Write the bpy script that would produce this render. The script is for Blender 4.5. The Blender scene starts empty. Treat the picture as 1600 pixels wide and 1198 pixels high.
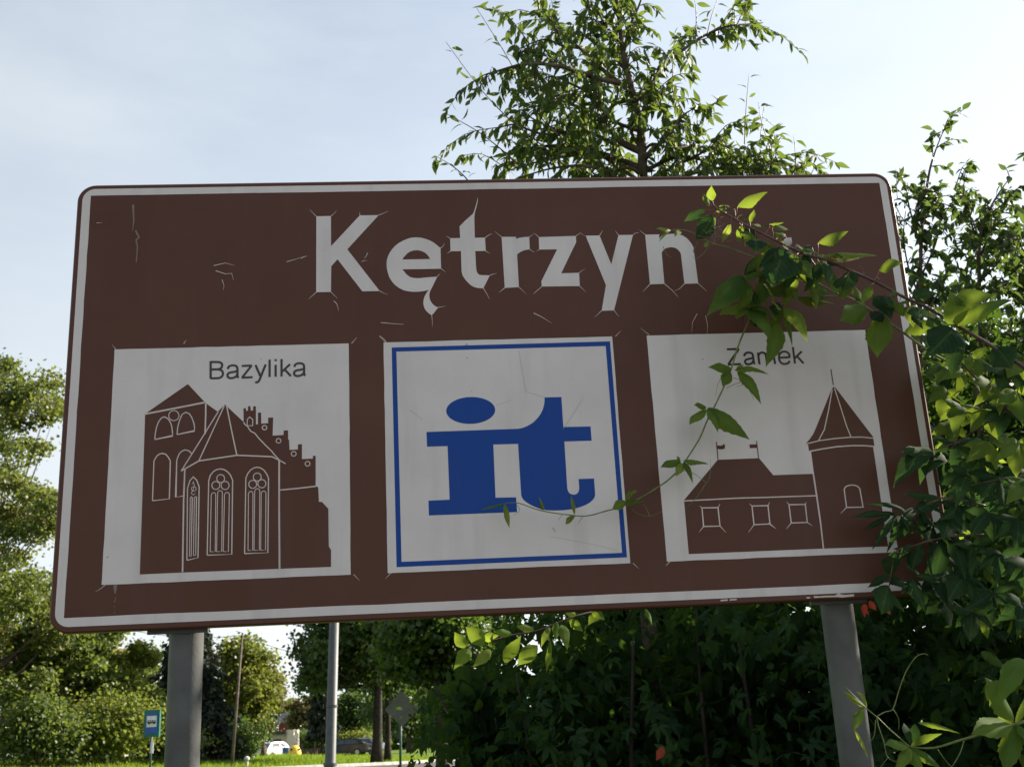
import bpy, bmesh, math, random
import numpy as np
from mathutils import Vector, Matrix
from mathutils.geometry import tessellate_polygon

random.seed(7)
rng = np.random.default_rng(11)
scene = bpy.context.scene
COL = scene.collection
R = math.radians

# ------------------------------------------------------------------ camera
F = 1800.0                      # focal length in pixels of the 1600 x 1198 photograph
CX, CY = 800.0, 599.0
EYE = Vector((0.0, 0.0, 1.6))
down_c = Vector((0.045, 0.954, -0.2944)).normalized()      # gravity in camera axes (x right, y down, z forward)
fwd_c = (Vector((0, 0, 1)) - down_c * down_c.z).normalized()
up_c = -down_c
right_c = fwd_c.cross(up_c)
M_cw = Matrix((right_c, fwd_c, up_c))                       # camera axes -> world axes


def w(v):
    return M_cw @ Vector(v)


cam_data = bpy.data.cameras.new('camera')
cam = bpy.data.objects.new('camera', cam_data)
COL.objects.link(cam)
cx_, cy_, cz_ = w((1, 0, 0)), w((0, -1, 0)), w((0, 0, -1))
cam.matrix_world = Matrix(((cx_.x, cy_.x, cz_.x, EYE.x), (cx_.y, cy_.y, cz_.y, EYE.y), (cx_.z, cy_.z, cz_.z, EYE.z), (0, 0, 0, 1)))
cam_data.sensor_fit = 'HORIZONTAL'
cam_data.sensor_width = 36.0
cam_data.lens = 36.0 * F / 1600.0
cam_data.clip_start = 0.05
cam_data.clip_end = 2000.0
cam_data.dof.use_dof = True
cam_data.dof.focus_distance = 3.3
cam_data.dof.aperture_fstop = 40.5e-3 / 0.0038
scene.camera = cam

# ------------------------------------------------------------------ light
SUN_AZ, SUN_EL = R(60), R(29)       # azimuth from +Y towards +X
world = bpy.data.worlds.new('World')
scene.world = world
world.use_nodes = True
wn, wl = world.node_tree.nodes, world.node_tree.links
wn.clear()
w_out = wn.new('ShaderNodeOutputWorld')
w_bg = wn.new('ShaderNodeBackground')
w_bg.inputs['Strength'].default_value = 0.06
w_sky = wn.new('ShaderNodeTexSky')
w_sky.sky_type = 'NISHITA'
w_sky.sun_disc = False
w_sky.sun_elevation = SUN_EL
w_sky.sun_rotation = SUN_AZ
w_sky.air_density = 1.0
w_sky.dust_density = 1.6
w_sky.ozone_density = 1.2
w_tc = wn.new('ShaderNodeTexCoord')
w_map = wn.new('ShaderNodeMapping')
w_map.inputs['Scale'].default_value = (1.0, 1.0, 3.2)
w_map.inputs['Rotation'].default_value = (0.0, 0.25, 0.4)
w_noise = wn.new('ShaderNodeTexNoise')
w_noise.inputs['Scale'].default_value = 2.6
w_noise.inputs['Detail'].default_value = 7.0
w_noise.inputs['Roughness'].default_value = 0.55
w_ramp = wn.new('ShaderNodeValToRGB')
w_ramp.color_ramp.elements[0].position = 0.36
w_ramp.color_ramp.elements[0].color = (0.40, 0.40, 0.40, 1)
w_ramp.color_ramp.elements[1].position = 0.72
w_ramp.color_ramp.elements[1].color = (0.95, 0.95, 0.95, 1)
w_mix = wn.new('ShaderNodeMix')
w_mix.data_type = 'RGBA'
# thin cloud scatters sunlight forwards: brighter towards the sun, duller away from it
w_dot = wn.new('ShaderNodeVectorMath'); w_dot.operation = 'DOT_PRODUCT'
w_dot.inputs[1].default_value = (math.sin(SUN_AZ) * math.cos(SUN_EL), math.cos(SUN_AZ) * math.cos(SUN_EL), math.sin(SUN_EL))
w_ph = wn.new('ShaderNodeMapRange')
w_ph.inputs[1].default_value = -1.0; w_ph.inputs[2].default_value = 1.0
w_ph.inputs[3].default_value = 0.0; w_ph.inputs[4].default_value = 1.0
w_pw = wn.new('ShaderNodeMath'); w_pw.operation = 'POWER'; w_pw.inputs[1].default_value = 2.2
w_mul = wn.new('ShaderNodeMath'); w_mul.operation = 'MULTIPLY_ADD'; w_mul.inputs[1].default_value = 2.7; w_mul.inputs[2].default_value = 3.1
w_cc = wn.new('ShaderNodeVectorMath'); w_cc.operation = 'SCALE'
w_cc.inputs[0].default_value = (0.88, 1.0, 1.12)
wl.new(w_tc.outputs['Generated'], w_dot.inputs[0])
wl.new(w_dot.outputs['Value'], w_ph.inputs[0])
wl.new(w_ph.outputs[0], w_pw.inputs[0])
wl.new(w_pw.outputs[0], w_mul.inputs[0])
wl.new(w_mul.outputs[0], w_cc.inputs['Scale'])
wl.new(w_cc.outputs[0], w_mix.inputs[7])
wl.new(w_tc.outputs['Generated'], w_map.inputs['Vector'])
wl.new(w_map.outputs['Vector'], w_noise.inputs['Vector'])
wl.new(w_noise.outputs['Fac'], w_ramp.inputs['Fac'])
w_sep = wn.new('ShaderNodeSeparateXYZ')
w_abs = wn.new('ShaderNodeMath'); w_abs.operation = 'ABSOLUTE'
w_inv = wn.new('ShaderNodeMath'); w_inv.operation = 'SUBTRACT'; w_inv.inputs[0].default_value = 1.0
w_hz = wn.new('ShaderNodeMath'); w_hz.operation = 'POWER'; w_hz.inputs[1].default_value = 1.9
w_hm = wn.new('ShaderNodeMath'); w_hm.operation = 'MULTIPLY'; w_hm.inputs[1].default_value = 0.95; w_hm.use_clamp = True
w_hc = wn.new('ShaderNodeVectorMath'); w_hc.operation = 'MULTIPLY'
w_hc.inputs[1].default_value = (1.75, 1.62, 1.47)            # low haze: paler, warmer and brighter than the veil overhead
w_mix2 = wn.new('ShaderNodeMix'); w_mix2.data_type = 'RGBA'
wl.new(w_tc.outputs['Generated'], w_sep.inputs[0])
wl.new(w_sep.outputs['Z'], w_abs.inputs[0])
wl.new(w_abs.outputs[0], w_inv.inputs[1])
wl.new(w_inv.outputs[0], w_hz.inputs[0])
wl.new(w_hz.outputs[0], w_hm.inputs[0])
wl.new(w_cc.outputs[0], w_hc.inputs[0])
wl.new(w_ramp.outputs['Color'], w_mix.inputs[0])
wl.new(w_hm.outputs[0], w_mix2.inputs[0])
wl.new(w_mix.outputs[2], w_mix2.inputs[6])
wl.new(w_hc.outputs[0], w_mix2.inputs[7])
wl.new(w_sky.outputs['Color'], w_mix.inputs[6])
wl.new(w_mix2.outputs[2], w_bg.inputs['Color'])
wl.new(w_bg.outputs['Background'], w_out.inputs['Surface'])

sun_data = bpy.data.lights.new('sun', 'SUN')
sun_data.energy = 4.9
sun_data.angle = R(0.5)
sun_data.color = (1.0, 0.90, 0.76)
sun = bpy.data.objects.new('sun', sun_data)
COL.objects.link(sun)
SUN_DIR = Vector((math.sin(SUN_AZ) * math.cos(SUN_EL), math.cos(SUN_AZ) * math.cos(SUN_EL), math.sin(SUN_EL)))
sun.rotation_euler = (-SUN_DIR).to_track_quat('-Z', 'Y').to_euler()
sun.location = (8, 6, 12)

scene.view_settings.view_transform = 'Standard'
scene.view_settings.look = 'None'
scene.view_settings.gamma = 1.0
scene.view_settings.use_curve_mapping = False
scene.view_settings.exposure = 1.5
scene.cycles.max_bounces = 8
scene.cycles.transparent_max_bounces = 8


# ------------------------------------------------------------------ helpers: pixels of the photograph -> points in the world
def ray(px, py):
    return w(((px - CX) / F, (py - CY) / F, 1.0))


def at(px, py, depth):
    """the point seen at pixel (px, py) on the upright plane y = depth"""
    d = ray(px, py)
    return EYE + d * (depth / d.y)


def ground_z(x, y):
    s = min(max((y - 9.0) / 33.0, 0.0), 1.0)
    s = s * s * (3 - 2 * s)
    h = min(max(1.16 - 0.055 * (x + 11.0), 0.10), 1.55)
    t = min(max((y - 62.0) / 40.0, 0.0), 1.0)
    t = t * t * (3 - 2 * t)
    return s * (h * (1 - t) + 0.86 * t)


def on_ground(px, depth):
    d = ray(px, 1150)
    x = d.x * depth / d.y
    return Vector((x, depth, ground_z(x, depth)))


# the sign's plane
SW = 2.4
SX = w((0.99673, -0.02891, 0.07544)).normalized()
SD = w((0.0598, 0.9538, -0.2944))
SD = (SD - SX * SD.dot(SX)).normalized()
SN = -(SX.cross(SD)).normalized()                    # towards the camera
if SN.y > 0:
    SN = -SN
SO = EYE + w((-0.51971 * SW, -0.23742 * SW, 1.38037 * SW))
SH = SW / 1.8943


def uv(px, py, off=0.0):
    d = ray(px, py)
    t = ((SO - EYE).dot(SN) + off) / d.dot(SN)
    p = EYE + d * t - SO
    return (p.dot(SX), p.dot(SD))


def sp(a, b, off=0.0):
    return SO + SX * a + SD * b + SN * off


def S(px, py, off=0.0):
    a, b = uv(px, py, off)
    return sp(a, b, off)


def Z(ox, oy, s, pts):
    return [(ox + p[0] / s, oy + p[1] / s) for p in pts]


# ------------------------------------------------------------------ helpers: objects
def world_off(o):
    v = Vector((0, 0, 0))
    while o is not None:
        v += o.location
        o = o.parent
    return v


def tag(o, label=None, cat=None, group=None, kind=None):
    if label: o['label'] = label
    if cat: o['category'] = cat
    if group: o['group'] = group
    if kind: o['kind'] = kind
    return o


def thing(name, loc, label, cat, group=None):
    o = bpy.data.objects.new(name, None)
    o.empty_display_size = 0.1
    o.location = loc
    COL.objects.link(o)
    return tag(o, label, cat, group)


def link_mesh(name, me, mat, parent, local=False):
    o = bpy.data.objects.new(name, me)
    if mat is not None and not me.materials:
        me.materials.append(mat)
    COL.objects.link(o)
    if parent is not None:
        o.parent = parent
    return o


class MB:
    def __init__(self):
        self.v = []
        self.f = []
        self.uv = None

    def add(self, vs, fs):
        n = len(self.v)
        self.v += [tuple(p) for p in vs]
        self.f += [tuple(i + n for i in f) for f in fs]
        return self

    def box(self, c, size, rot=0.0, axes=None):
        c = Vector(c)
        hx, hy, hz = size[0] / 2, size[1] / 2, size[2] / 2
        if axes is None:
            ax = Vector((math.cos(rot), math.sin(rot), 0))
            ay = Vector((-math.sin(rot), math.cos(rot), 0))
            az = Vector((0, 0, 1))
        else:
            ax, ay, az = axes
        vs = [c + ax * (sx * hx) + ay * (sy * hy) + az * (sz * hz) for sz in (-1, 1) for sx, sy in ((-1, -1), (1, -1), (1, 1), (-1, 1))]
        return self.add(vs, [(3, 2, 1, 0), (4, 5, 6, 7), (0, 1, 5, 4), (1, 2, 6, 5), (2, 3, 7, 6), (3, 0, 4, 7)])

    def tube(self, pts, radii, n=6, cap=True):
        pts = [Vector(p) for p in pts]
        if not hasattr(radii, '__len__'):
            radii = [radii] * len(pts)
        ref = None
        vs, fs = [], []
        for i, p in enumerate(pts):
            t = (pts[min(i + 1, len(pts) - 1)] - pts[max(i - 1, 0)])
            if t.length < 1e-9:
                t = Vector((0, 0, 1))
            t.normalize()
            if ref is None:
                ref = Vector((1, 0, 0)) if abs(t.x) < 0.8 else Vector((0, 1, 0))
            a = (ref - t * ref.dot(t))
            if a.length < 1e-6:
                a = t.orthogonal()
            a.normalize()
            ref = a
            b = t.cross(a)
            for k in range(n):
                th = 2 * math.pi * k / n
                vs.append(p + (a * math.cos(th) + b * math.sin(th)) * radii[i])
        for i in range(len(pts) - 1):
            for k in range(n):
                k2 = (k + 1) % n
                fs.append((i * n + k, i * n + k2, (i + 1) * n + k2, (i + 1) * n + k))
        if cap:
            fs.append(tuple(range(n - 1, -1, -1)))
            fs.append(tuple((len(pts) - 1) * n + k for k in range(n)))
        return self.add(vs, fs)

    def lathe(self, c, prof, n=20):
        c = Vector(c)
        vs, fs = [], []
        for r, z in prof:
            for k in range(n):
                th = 2 * math.pi * k / n
                vs.append(c + Vector((r * math.cos(th), r * math.sin(th), z)))
        for i in range(len(prof) - 1):
            for k in range(n):
                k2 = (k + 1) % n
                fs.append((i * n + k, i * n + k2, (i + 1) * n + k2, (i + 1) * n + k))
        fs.append(tuple(range(n - 1, -1, -1)))
        fs.append(tuple((len(prof) - 1) * n + k for k in range(n)))
        return self.add(vs, fs)

    def build(self, name, mat, parent=None, smooth=False):
        off = world_off(parent) if parent is not None else Vector((0, 0, 0))
        me = bpy.data.meshes.new(name)
        me.from_pydata([(p[0] - off.x, p[1] - off.y, p[2] - off.z) for p in self.v], [], self.f)
        if smooth:
            me.polygons.foreach_set('use_smooth', [True] * len(me.polygons))
        me.update()
        return link_mesh(name, me, mat, parent)


# ------------------------------------------------------------------ materials
def new_mat(name):
    m = bpy.data.materials.new(name)
    m.use_nodes = True
    nt = m.node_tree
    nt.nodes.clear()
    out = nt.nodes.new('ShaderNodeOutputMaterial')
    return m, nt.nodes, nt.links, out


def mat(name, col, rough=0.6, spec=0.4, metal=0.0, var=0.12, scale=8.0, bump=0.0, bscale=60.0, col2=None, thr=(0.4, 0.7), coat=0.0):
    m, n, l, out = new_mat(name)
    b = n.new('ShaderNodeBsdfPrincipled')
    b.inputs['Roughness'].default_value = rough
    b.inputs['Specular IOR Level'].default_value = spec
    b.inputs['Metallic'].default_value = metal
    b.inputs['Coat Weight'].default_value = coat
    tc = n.new('ShaderNodeTexCoord')
    no = n.new('ShaderNodeTexNoise')
    no.inputs['Scale'].default_value = scale
    no.inputs['Detail'].default_value = 6
    l.new(tc.outputs['Object'], no.inputs['Vector'])
    rp = n.new('ShaderNodeValToRGB')
    rp.color_ramp.elements[0].position = thr[0]
    rp.color_ramp.elements[1].position = thr[1]
    c2 = col2 if col2 else tuple(min(c * (1 + var), 1) for c in col)
    c1 = tuple(c * (1 - var) for c in col) if not col2 else col
    rp.color_ramp.elements[0].color = (*c1, 1)
    rp.color_ramp.elements[1].color = (*c2, 1)
    l.new(no.outputs['Fac'], rp.inputs['Fac'])
    l.new(rp.outputs['Color'], b.inputs['Base Color'])
    if bump:
        n2 = n.new('ShaderNodeTexNoise')
        n2.inputs['Scale'].default_value = bscale
        n2.inputs['Detail'].default_value = 4
        l.new(tc.outputs['Object'], n2.inputs['Vector'])
        bp = n.new('ShaderNodeBump')
        bp.inputs['Strength'].default_value = bump
        bp.inputs['Distance'].default_value = 0.01
        l.new(n2.outputs['Fac'], bp.inputs['Height'])
        l.new(bp.outputs['Normal'], b.inputs['Normal'])
    l.new(b.outputs['BSDF'], out.inputs['Surface'])
    return m


def leaf_mat(name, cols, trans, tw=0.42, rough=0.42, spec=0.45, vein=False, by_attr=True):
    """cols: 3 or more colours picked by a per-leaf random value"""
    m, n, l, out = new_mat(name)
    if by_attr:
        src = n.new('ShaderNodeAttribute')
        src.attribute_name = 'tint'
        fac = src.outputs['Fac']
    else:
        src = n.new('ShaderNodeObjectInfo')
        fac = src.outputs['Random']
    rp = n.new('ShaderNodeValToRGB')
    els = rp.color_ramp.elements
    for i, c in enumerate(cols):
        p = i / (len(cols) - 1)
        e = els[i] if i < 2 else els.new(p)
        e.position = p
        e.color = (*c, 1)
    # keep the stops in order
    for i, e in enumerate(sorted(els, key=lambda e: e.position)):
        e.color = (*cols[i], 1)
    l.new(fac, rp.inputs['Fac'])
    colour = rp.outputs['Color']
    b = n.new('ShaderNodeBsdfPrincipled')
    b.inputs['Roughness'].default_value = rough
    b.inputs['Specular IOR Level'].default_value = spec
    if vein:
        uvn = n.new('ShaderNodeUVMap')
        sep = n.new('ShaderNodeSeparateXYZ')
        l.new(uvn.outputs['UV'], sep.inputs['Vector'])
        ab = n.new('ShaderNodeMath'); ab.operation = 'ABSOLUTE'
        l.new(sep.outputs['X'], ab.inputs[0])
        mu = n.new('ShaderNodeMath'); mu.operation = 'MULTIPLY_ADD'      # side veins run forward from the midrib
        mu.inputs[1].default_value = -0.75
        l.new(ab.outputs[0], mu.inputs[0]); l.new(sep.outputs['Y'], mu.inputs[2])
        sc = n.new('ShaderNodeMath'); sc.operation = 'MULTIPLY'; sc.inputs[1].default_value = 9.0
        l.new(mu.outputs[0], sc.inputs[0])
        fr = n.new('ShaderNodeMath'); fr.operation = 'FRACT'
        l.new(sc.outputs[0], fr.inputs[0])
        pp = n.new('ShaderNodeMath'); pp.operation = 'PINGPONG'; pp.inputs[1].default_value = 0.5
        l.new(fr.outputs[0], pp.inputs[0])
        lt = n.new('ShaderNodeMath'); lt.operation = 'LESS_THAN'; lt.inputs[1].default_value = 0.045
        l.new(pp.outputs[0], lt.inputs[0])
        l2 = n.new('ShaderNodeMath'); l2.operation = 'LESS_THAN'; l2.inputs[1].default_value = 0.025
        l.new(ab.outputs[0], l2.inputs[0])
        mx = n.new('ShaderNodeMath'); mx.operation = 'MAXIMUM'
        l.new(lt.outputs[0], mx.inputs[0]); l.new(l2.outputs[0], mx.inputs[1])
        hs = n.new('ShaderNodeMath'); hs.operation = 'MULTIPLY'; hs.inputs[1].default_value = 0.22
        l.new(mx.outputs[0], hs.inputs[0])
        tc = n.new('ShaderNodeTexCoord')
        no = n.new('ShaderNodeTexNoise'); no.inputs['Scale'].default_value = 3.5; no.inputs['Detail'].default_value = 5
        l.new(tc.outputs['Object'], no.inputs['Vector'])
        rr = n.new('ShaderNodeMapRange'); rr.inputs[1].default_value = 0.3; rr.inputs[2].default_value = 0.7
        rr.inputs[3].default_value = 0.7; rr.inputs[4].default_value = 1.3
        l.new(no.outputs['Fac'], rr.inputs[0])
        mc = n.new('ShaderNodeMix'); mc.data_type = 'RGBA'; mc.blend_type = 'MULTIPLY'; mc.inputs[0].default_value = 1.0
        l.new(colour, mc.inputs[6]); l.new(rr.outputs[0], mc.inputs[7])
        mv = n.new('ShaderNodeMix'); mv.data_type = 'RGBA'
        mv.inputs[7].default_value = (0.16, 0.2, 0.06, 1)
        l.new(hs.outputs[0], mv.inputs[0]); l.new(mc.outputs[2], mv.inputs[6])
        colour = mv.outputs[2]
        nf = n.new('ShaderNodeTexNoise'); nf.inputs['Scale'].default_value = 7.0; nf.inputs['Detail'].default_value = 3
        oi = n.new('ShaderNodeObjectInfo')
        va = n.new('ShaderNodeVectorMath'); va.operation = 'ADD'
        l.new(tc.outputs['Object'], va.inputs[0]); l.new(oi.outputs['Location'], va.inputs[1])
        l.new(va.outputs[0], nf.inputs['Vector'])
        fl = n.new('ShaderNodeMapRange'); fl.inputs[1].default_value = 0.66; fl.inputs[2].default_value = 0.72
        l.new(nf.outputs['Fac'], fl.inputs[0])
        mf = n.new('ShaderNodeMix'); mf.data_type = 'RGBA'; mf.inputs[7].default_value = (0.13, 0.085, 0.03, 1)
        l.new(fl.outputs[0], mf.inputs[0]); l.new(colour, mf.inputs[6])
        colour = mf.outputs[2]
        bp = n.new('ShaderNodeBump'); bp.inputs['Strength'].default_value = 0.35; bp.inputs['Distance'].default_value = 0.004
        l.new(mx.outputs[0], bp.inputs['Height']); l.new(bp.outputs['Normal'], b.inputs['Normal'])
    l.new(colour, b.inputs['Base Color'])
    tr = n.new('ShaderNodeBsdfTranslucent')
    tm = n.new('ShaderNodeMix'); tm.data_type = 'RGBA'; tm.blend_type = 'MIX'; tm.inputs[0].default_value = 0.25
    tm.inputs[6].default_value = (*trans, 1)
    l.new(colour, tm.inputs[7])
    l.new(tm.outputs[2], tr.inputs['Color'])
    mxs = n.new('ShaderNodeMixShader'); mxs.inputs[0].default_value = tw
    l.new(b.outputs['BSDF'], mxs.inputs[1]); l.new(tr.outputs['BSDF'], mxs.inputs[2])
    l.new(mxs.outputs['Shader'], out.inputs['Surface'])
    return m


def film_mat(name, col, dirt, rough=0.36, spec=0.5, dscale=3.0, amount=0.5, speck=0.0):
    """sign film: even colour with faint weathering and a slightly wavy surface"""
    m, n, l, out = new_mat(name)
    b = n.new('ShaderNodeBsdfPrincipled')
    b.inputs['Specular IOR Level'].default_value = spec
    tc = n.new('ShaderNodeTexCoord')
    no = n.new('ShaderNodeTexNoise'); no.inputs['Scale'].default_value = dscale; no.inputs['Detail'].default_value = 8; no.inputs['Roughness'].default_value = 0.65
    l.new(tc.outputs['Object'], no.inputs['Vector'])
    mr = n.new('ShaderNodeMapRange'); mr.inputs[1].default_value = 0.35; mr.inputs[2].default_value = 0.75
    mr.inputs[3].default_value = 0.0; mr.inputs[4].default_value = amount
    l.new(no.outputs['Fac'], mr.inputs[0])
    mi = n.new('ShaderNodeMix'); mi.data_type = 'RGBA'
    mi.inputs[6].default_value = (*col, 1); mi.inputs[7].default_value = (*dirt, 1)
    l.new(mr.outputs[0], mi.inputs[0])
    mp = n.new('ShaderNodeMapping'); mp.inputs['Scale'].default_value = (9.0, 9.0, 0.9)
    l.new(tc.outputs['Object'], mp.inputs['Vector'])
    ns = n.new('ShaderNodeTexNoise'); ns.inputs['Scale'].default_value = 2.0; ns.inputs['Detail'].default_value = 6
    l.new(mp.outputs['Vector'], ns.inputs['Vector'])
    ms = n.new('ShaderNodeMapRange'); ms.inputs[1].default_value = 0.52; ms.inputs[2].default_value = 0.78
    ms.inputs[3].default_value = 0.0; ms.inputs[4].default_value = 0.42
    l.new(ns.outputs['Fac'], ms.inputs[0])
    md = n.new('ShaderNodeMix'); md.data_type = 'RGBA'
    md.inputs[7].default_value = (*[0.72 * c + 0.012 for c in dirt], 1)
    l.new(ms.outputs[0], md.inputs[0]); l.new(mi.outputs[2], md.inputs[6])
    colour = md.outputs[2]
    if speck:
        vo = n.new('ShaderNodeTexVoronoi'); vo.inputs['Scale'].default_value = 11
        l.new(tc.outputs['Object'], vo.inputs['Vector'])
        lt = n.new('ShaderNodeMath'); lt.operation = 'LESS_THAN'; lt.inputs[1].default_value = 0.045
        l.new(vo.outputs['Distance'], lt.inputs[0])
        n3 = n.new('ShaderNodeTexNoise'); n3.inputs['Scale'].default_value = 2.2
        l.new(tc.outputs['Object'], n3.inputs['Vector'])
        gt = n.new('ShaderNodeMath'); gt.operation = 'GREATER_THAN'; gt.inputs[1].default_value = 0.56
        l.new(n3.outputs['Fac'], gt.inputs[0])
        ml = n.new('ShaderNodeMath'); ml.operation = 'MULTIPLY'
        l.new(lt.outputs[0], ml.inputs[0]); l.new(gt.outputs[0], ml.inputs[1])
        m2 = n.new('ShaderNodeMath'); m2.operation = 'MULTIPLY'; m2.inputs[1].default_value = speck
        l.new(ml.outputs[0], m2.inputs[0])
        mk = n.new('ShaderNodeMix'); mk.data_type = 'RGBA'
        mk.inputs[7].default_value = (*[c * 0.35 for c in dirt], 1)
        l.new(m2.outputs[0], mk.inputs[0]); l.new(colour, mk.inputs[6])
        colour = mk.outputs[2]
    l.new(colour, b.inputs['Base Color'])
    r2 = n.new('ShaderNodeMapRange'); r2.inputs[3].default_value = rough - 0.06; r2.inputs[4].default_value = rough + 0.12
    l.new(no.outputs['Fac'], r2.inputs[0]); l.new(r2.outputs[0], b.inputs['Roughness'])
    n2 = n.new('ShaderNodeTexNoise'); n2.inputs['Scale'].default_value = 4.0; n2.inputs['Detail'].default_value = 2
    l.new(tc.outputs['Object'], n2.inputs['Vector'])
    bp = n.new('ShaderNodeBump'); bp.inputs['Strength'].default_value = 0.12; bp.inputs['Distance'].default_value = 0.03
    l.new(n2.outputs['Fac'], bp.inputs['Height']); l.new(bp.outputs['Normal'], b.inputs['Normal'])
    l.new(b.outputs['BSDF'], out.inputs['Surface'])
    return m


MAT = {}
MAT['brown'] = film_mat('brown_film', (0.080, 0.028, 0.016), (0.112, 0.048, 0.033), rough=0.42, spec=0.24, amount=0.6)
MAT['white'] = film_mat('white_film', (0.63, 0.585, 0.575), (0.54, 0.492, 0.475), rough=0.42, dscale=5, amount=0.7, speck=0.45)
MAT['blue'] = film_mat('blue_film', (0.003, 0.048, 0.26), (0.006, 0.056, 0.27), rough=0.45, spec=0.22)
MAT['ink'] = film_mat('dark_lettering_film', (0.035, 0.022, 0.022), (0.045, 0.03, 0.03), rough=0.5)
MAT['line'] = film_mat('bared_line_film', (0.62, 0.54, 0.50), (0.45, 0.36, 0.32), rough=0.5, dscale=20)
MAT['galv'] = mat('galvanised_steel', (0.105, 0.110, 0.110), 0.55, 0.4, 0.0, var=0.22, scale=9, bump=0.08, bscale=120)
MAT['dark_steel'] = mat('dark_painted_steel', (0.075, 0.08, 0.085), 0.55, 0.4, 0.0, var=0.15, scale=14)
MAT['alu'] = mat('dull_aluminium', (0.32, 0.32, 0.33), 0.5, 0.5, 0.6)
MAT['stain'] = mat('chalky_stain', (0.22, 0.16, 0.14), 0.7, 0.2, scale=30)
MAT['bark'] = mat('grey_brown_bark', (0.10, 0.075, 0.055), 0.9, 0.2, var=0.4, scale=9, bump=0.6, bscale=25)
MAT['dark_bark'] = mat('dark_bark', (0.040, 0.032, 0.027), 0.9, 0.2, var=0.4, scale=6, bump=0.7, bscale=14)
MAT['twig'] = mat('purple_brown_twig', (0.085, 0.045, 0.038), 0.55, 0.4, var=0.35, scale=40)
MAT['red_stalk'] = mat('reddish_stalk', (0.26, 0.085, 0.06), 0.5, 0.4, var=0.3, scale=60)
MAT['green_stem'] = mat('green_stem', (0.15, 0.19, 0.055), 0.5, 0.4, var=0.3, scale=50)
MAT['asphalt'] = mat('asphalt', (0.075, 0.072, 0.070), 0.85, 0.3, var=0.25, scale=3, bump=0.3, bscale=80)
MAT['bounce_paving'] = mat('neutral_bounce_paving', (0.12, 0.110, 0.102), 0.9, 0.2, var=0.2, scale=2, bump=0.3, bscale=60)  # neutral grey for the added unseen paving
MAT['kerb'] = mat('concrete_kerb', (0.30, 0.29, 0.27), 0.85, 0.3, var=0.2, scale=3)
MAT['wood'] = mat('weathered_wood', (0.15, 0.120, 0.095), 0.85, 0.2, var=0.3, scale=5)
MAT['wire'] = mat('dark_wire', (0.12, 0.12, 0.13), 0.6, 0.3)
MAT['black_paint'] = mat('black_car_paint', (0.010, 0.012, 0.018), 0.3, 0.4, coat=0.2)
MAT['silver_paint'] = mat('silver_car_paint', (0.38, 0.39, 0.41), 0.3, 0.5, metal=0.5, coat=0.5)
MAT['white_paint'] = mat('white_car_paint', (0.50, 0.50, 0.49), 0.35, 0.4, coat=0.3)
MAT['car_glass'] = mat('dark_car_glass', (0.03, 0.04, 0.05), 0.08, 0.8)
MAT['rubber'] = mat('tyre_rubber', (0.02, 0.02, 0.02), 0.85, 0.2)
MAT['rim'] = mat('wheel_rim', (0.45, 0.45, 0.46), 0.4, 0.5, metal=0.6)
MAT['red_lens'] = mat('red_lamp_lens', (0.35, 0.02, 0.02), 0.25, 0.6)
MAT['yellow'] = mat('yellow_plastic', (0.72, 0.46, 0.045), 0.45, 0.4)
MAT['blue_bin'] = mat('blue_plastic', (0.03, 0.10, 0.32), 0.45, 0.4)
MAT['hole'] = mat('dark_opening', (0.02, 0.02, 0.02), 0.9, 0.1)
MAT['red_wall'] = mat('dark_red_boards', (0.20, 0.035, 0.04), 0.8, 0.3)
MAT['grey_roof'] = mat('grey_sheet_roof', (0.055, 0.06, 0.07), 0.8, 0.1)
MAT['cream'] = mat('cream_render', (0.66, 0.58, 0.46), 0.85, 0.2)
MAT['pale_house'] = mat('pale_render', (0.60, 0.58, 0.56), 0.85, 0.2)
MAT['tile_roof'] = mat('faded_tiles', (0.32, 0.17, 0.11), 0.8, 0.2)
MAT['glass'] = mat('window_glass', (0.05, 0.06, 0.07), 0.1, 0.7)
MAT['green_sign'] = mat('green_sign_board', (0.012, 0.13, 0.085), 0.45, 0.4)
MAT['blue_sign'] = mat('blue_sign_film', (0.025, 0.09, 0.36), 0.45, 0.4)
MAT['white_sign'] = mat('white_sign_film', (0.72, 0.72, 0.72), 0.5, 0.4)
MAT['black_sign'] = mat('black_sign_film', (0.02, 0.02, 0.02), 0.5, 0.4)
MAT['dark_green_paint'] = mat('dark_green_paint', (0.02, 0.06, 0.05), 0.5, 0.4)
MAT['stone'] = mat('pale_stone', (0.55, 0.53, 0.50), 0.85, 0.2, var=0.2, scale=10)

# leaves
G1 = [(0.030, 0.070, 0.016), (0.046, 0.098, 0.020), (0.070, 0.125, 0.022)]
MAT['leaf_near'] = leaf_mat('creeper_leaf', [(0.034, 0.086, 0.022), (0.060, 0.120, 0.026), (0.105, 0.160, 0.030)], (0.38, 0.50, 0.04), 0.44, 0.70, 0.10, vein=True, by_attr=False)
MAT['leaf_young'] = leaf_mat('young_leaf', [(0.10, 0.16, 0.03), (0.15, 0.20, 0.035), (0.19, 0.22, 0.05)], (0.42, 0.52, 0.06), 0.5, 0.6, 0.15, vein=True, by_attr=False)
MAT['leaf_dark'] = leaf_mat('shaded_dark_leaf', [(0.012, 0.034, 0.017), (0.018, 0.045, 0.020), (0.026, 0.058, 0.021)], (0.09, 0.19, 0.03), 0.28, 0.75, 0.05, vein=True, by_attr=False)  # darker copy of the creeper leaf, hedge shade worked into its green
MAT['leaf_red'] = leaf_mat('red_leaf', [(0.42, 0.03, 0.015), (0.50, 0.05, 0.02), (0.40, 0.10, 0.03)], (0.75, 0.07, 0.03), 0.55, 0.45, 0.4, vein=True, by_attr=False)
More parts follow.
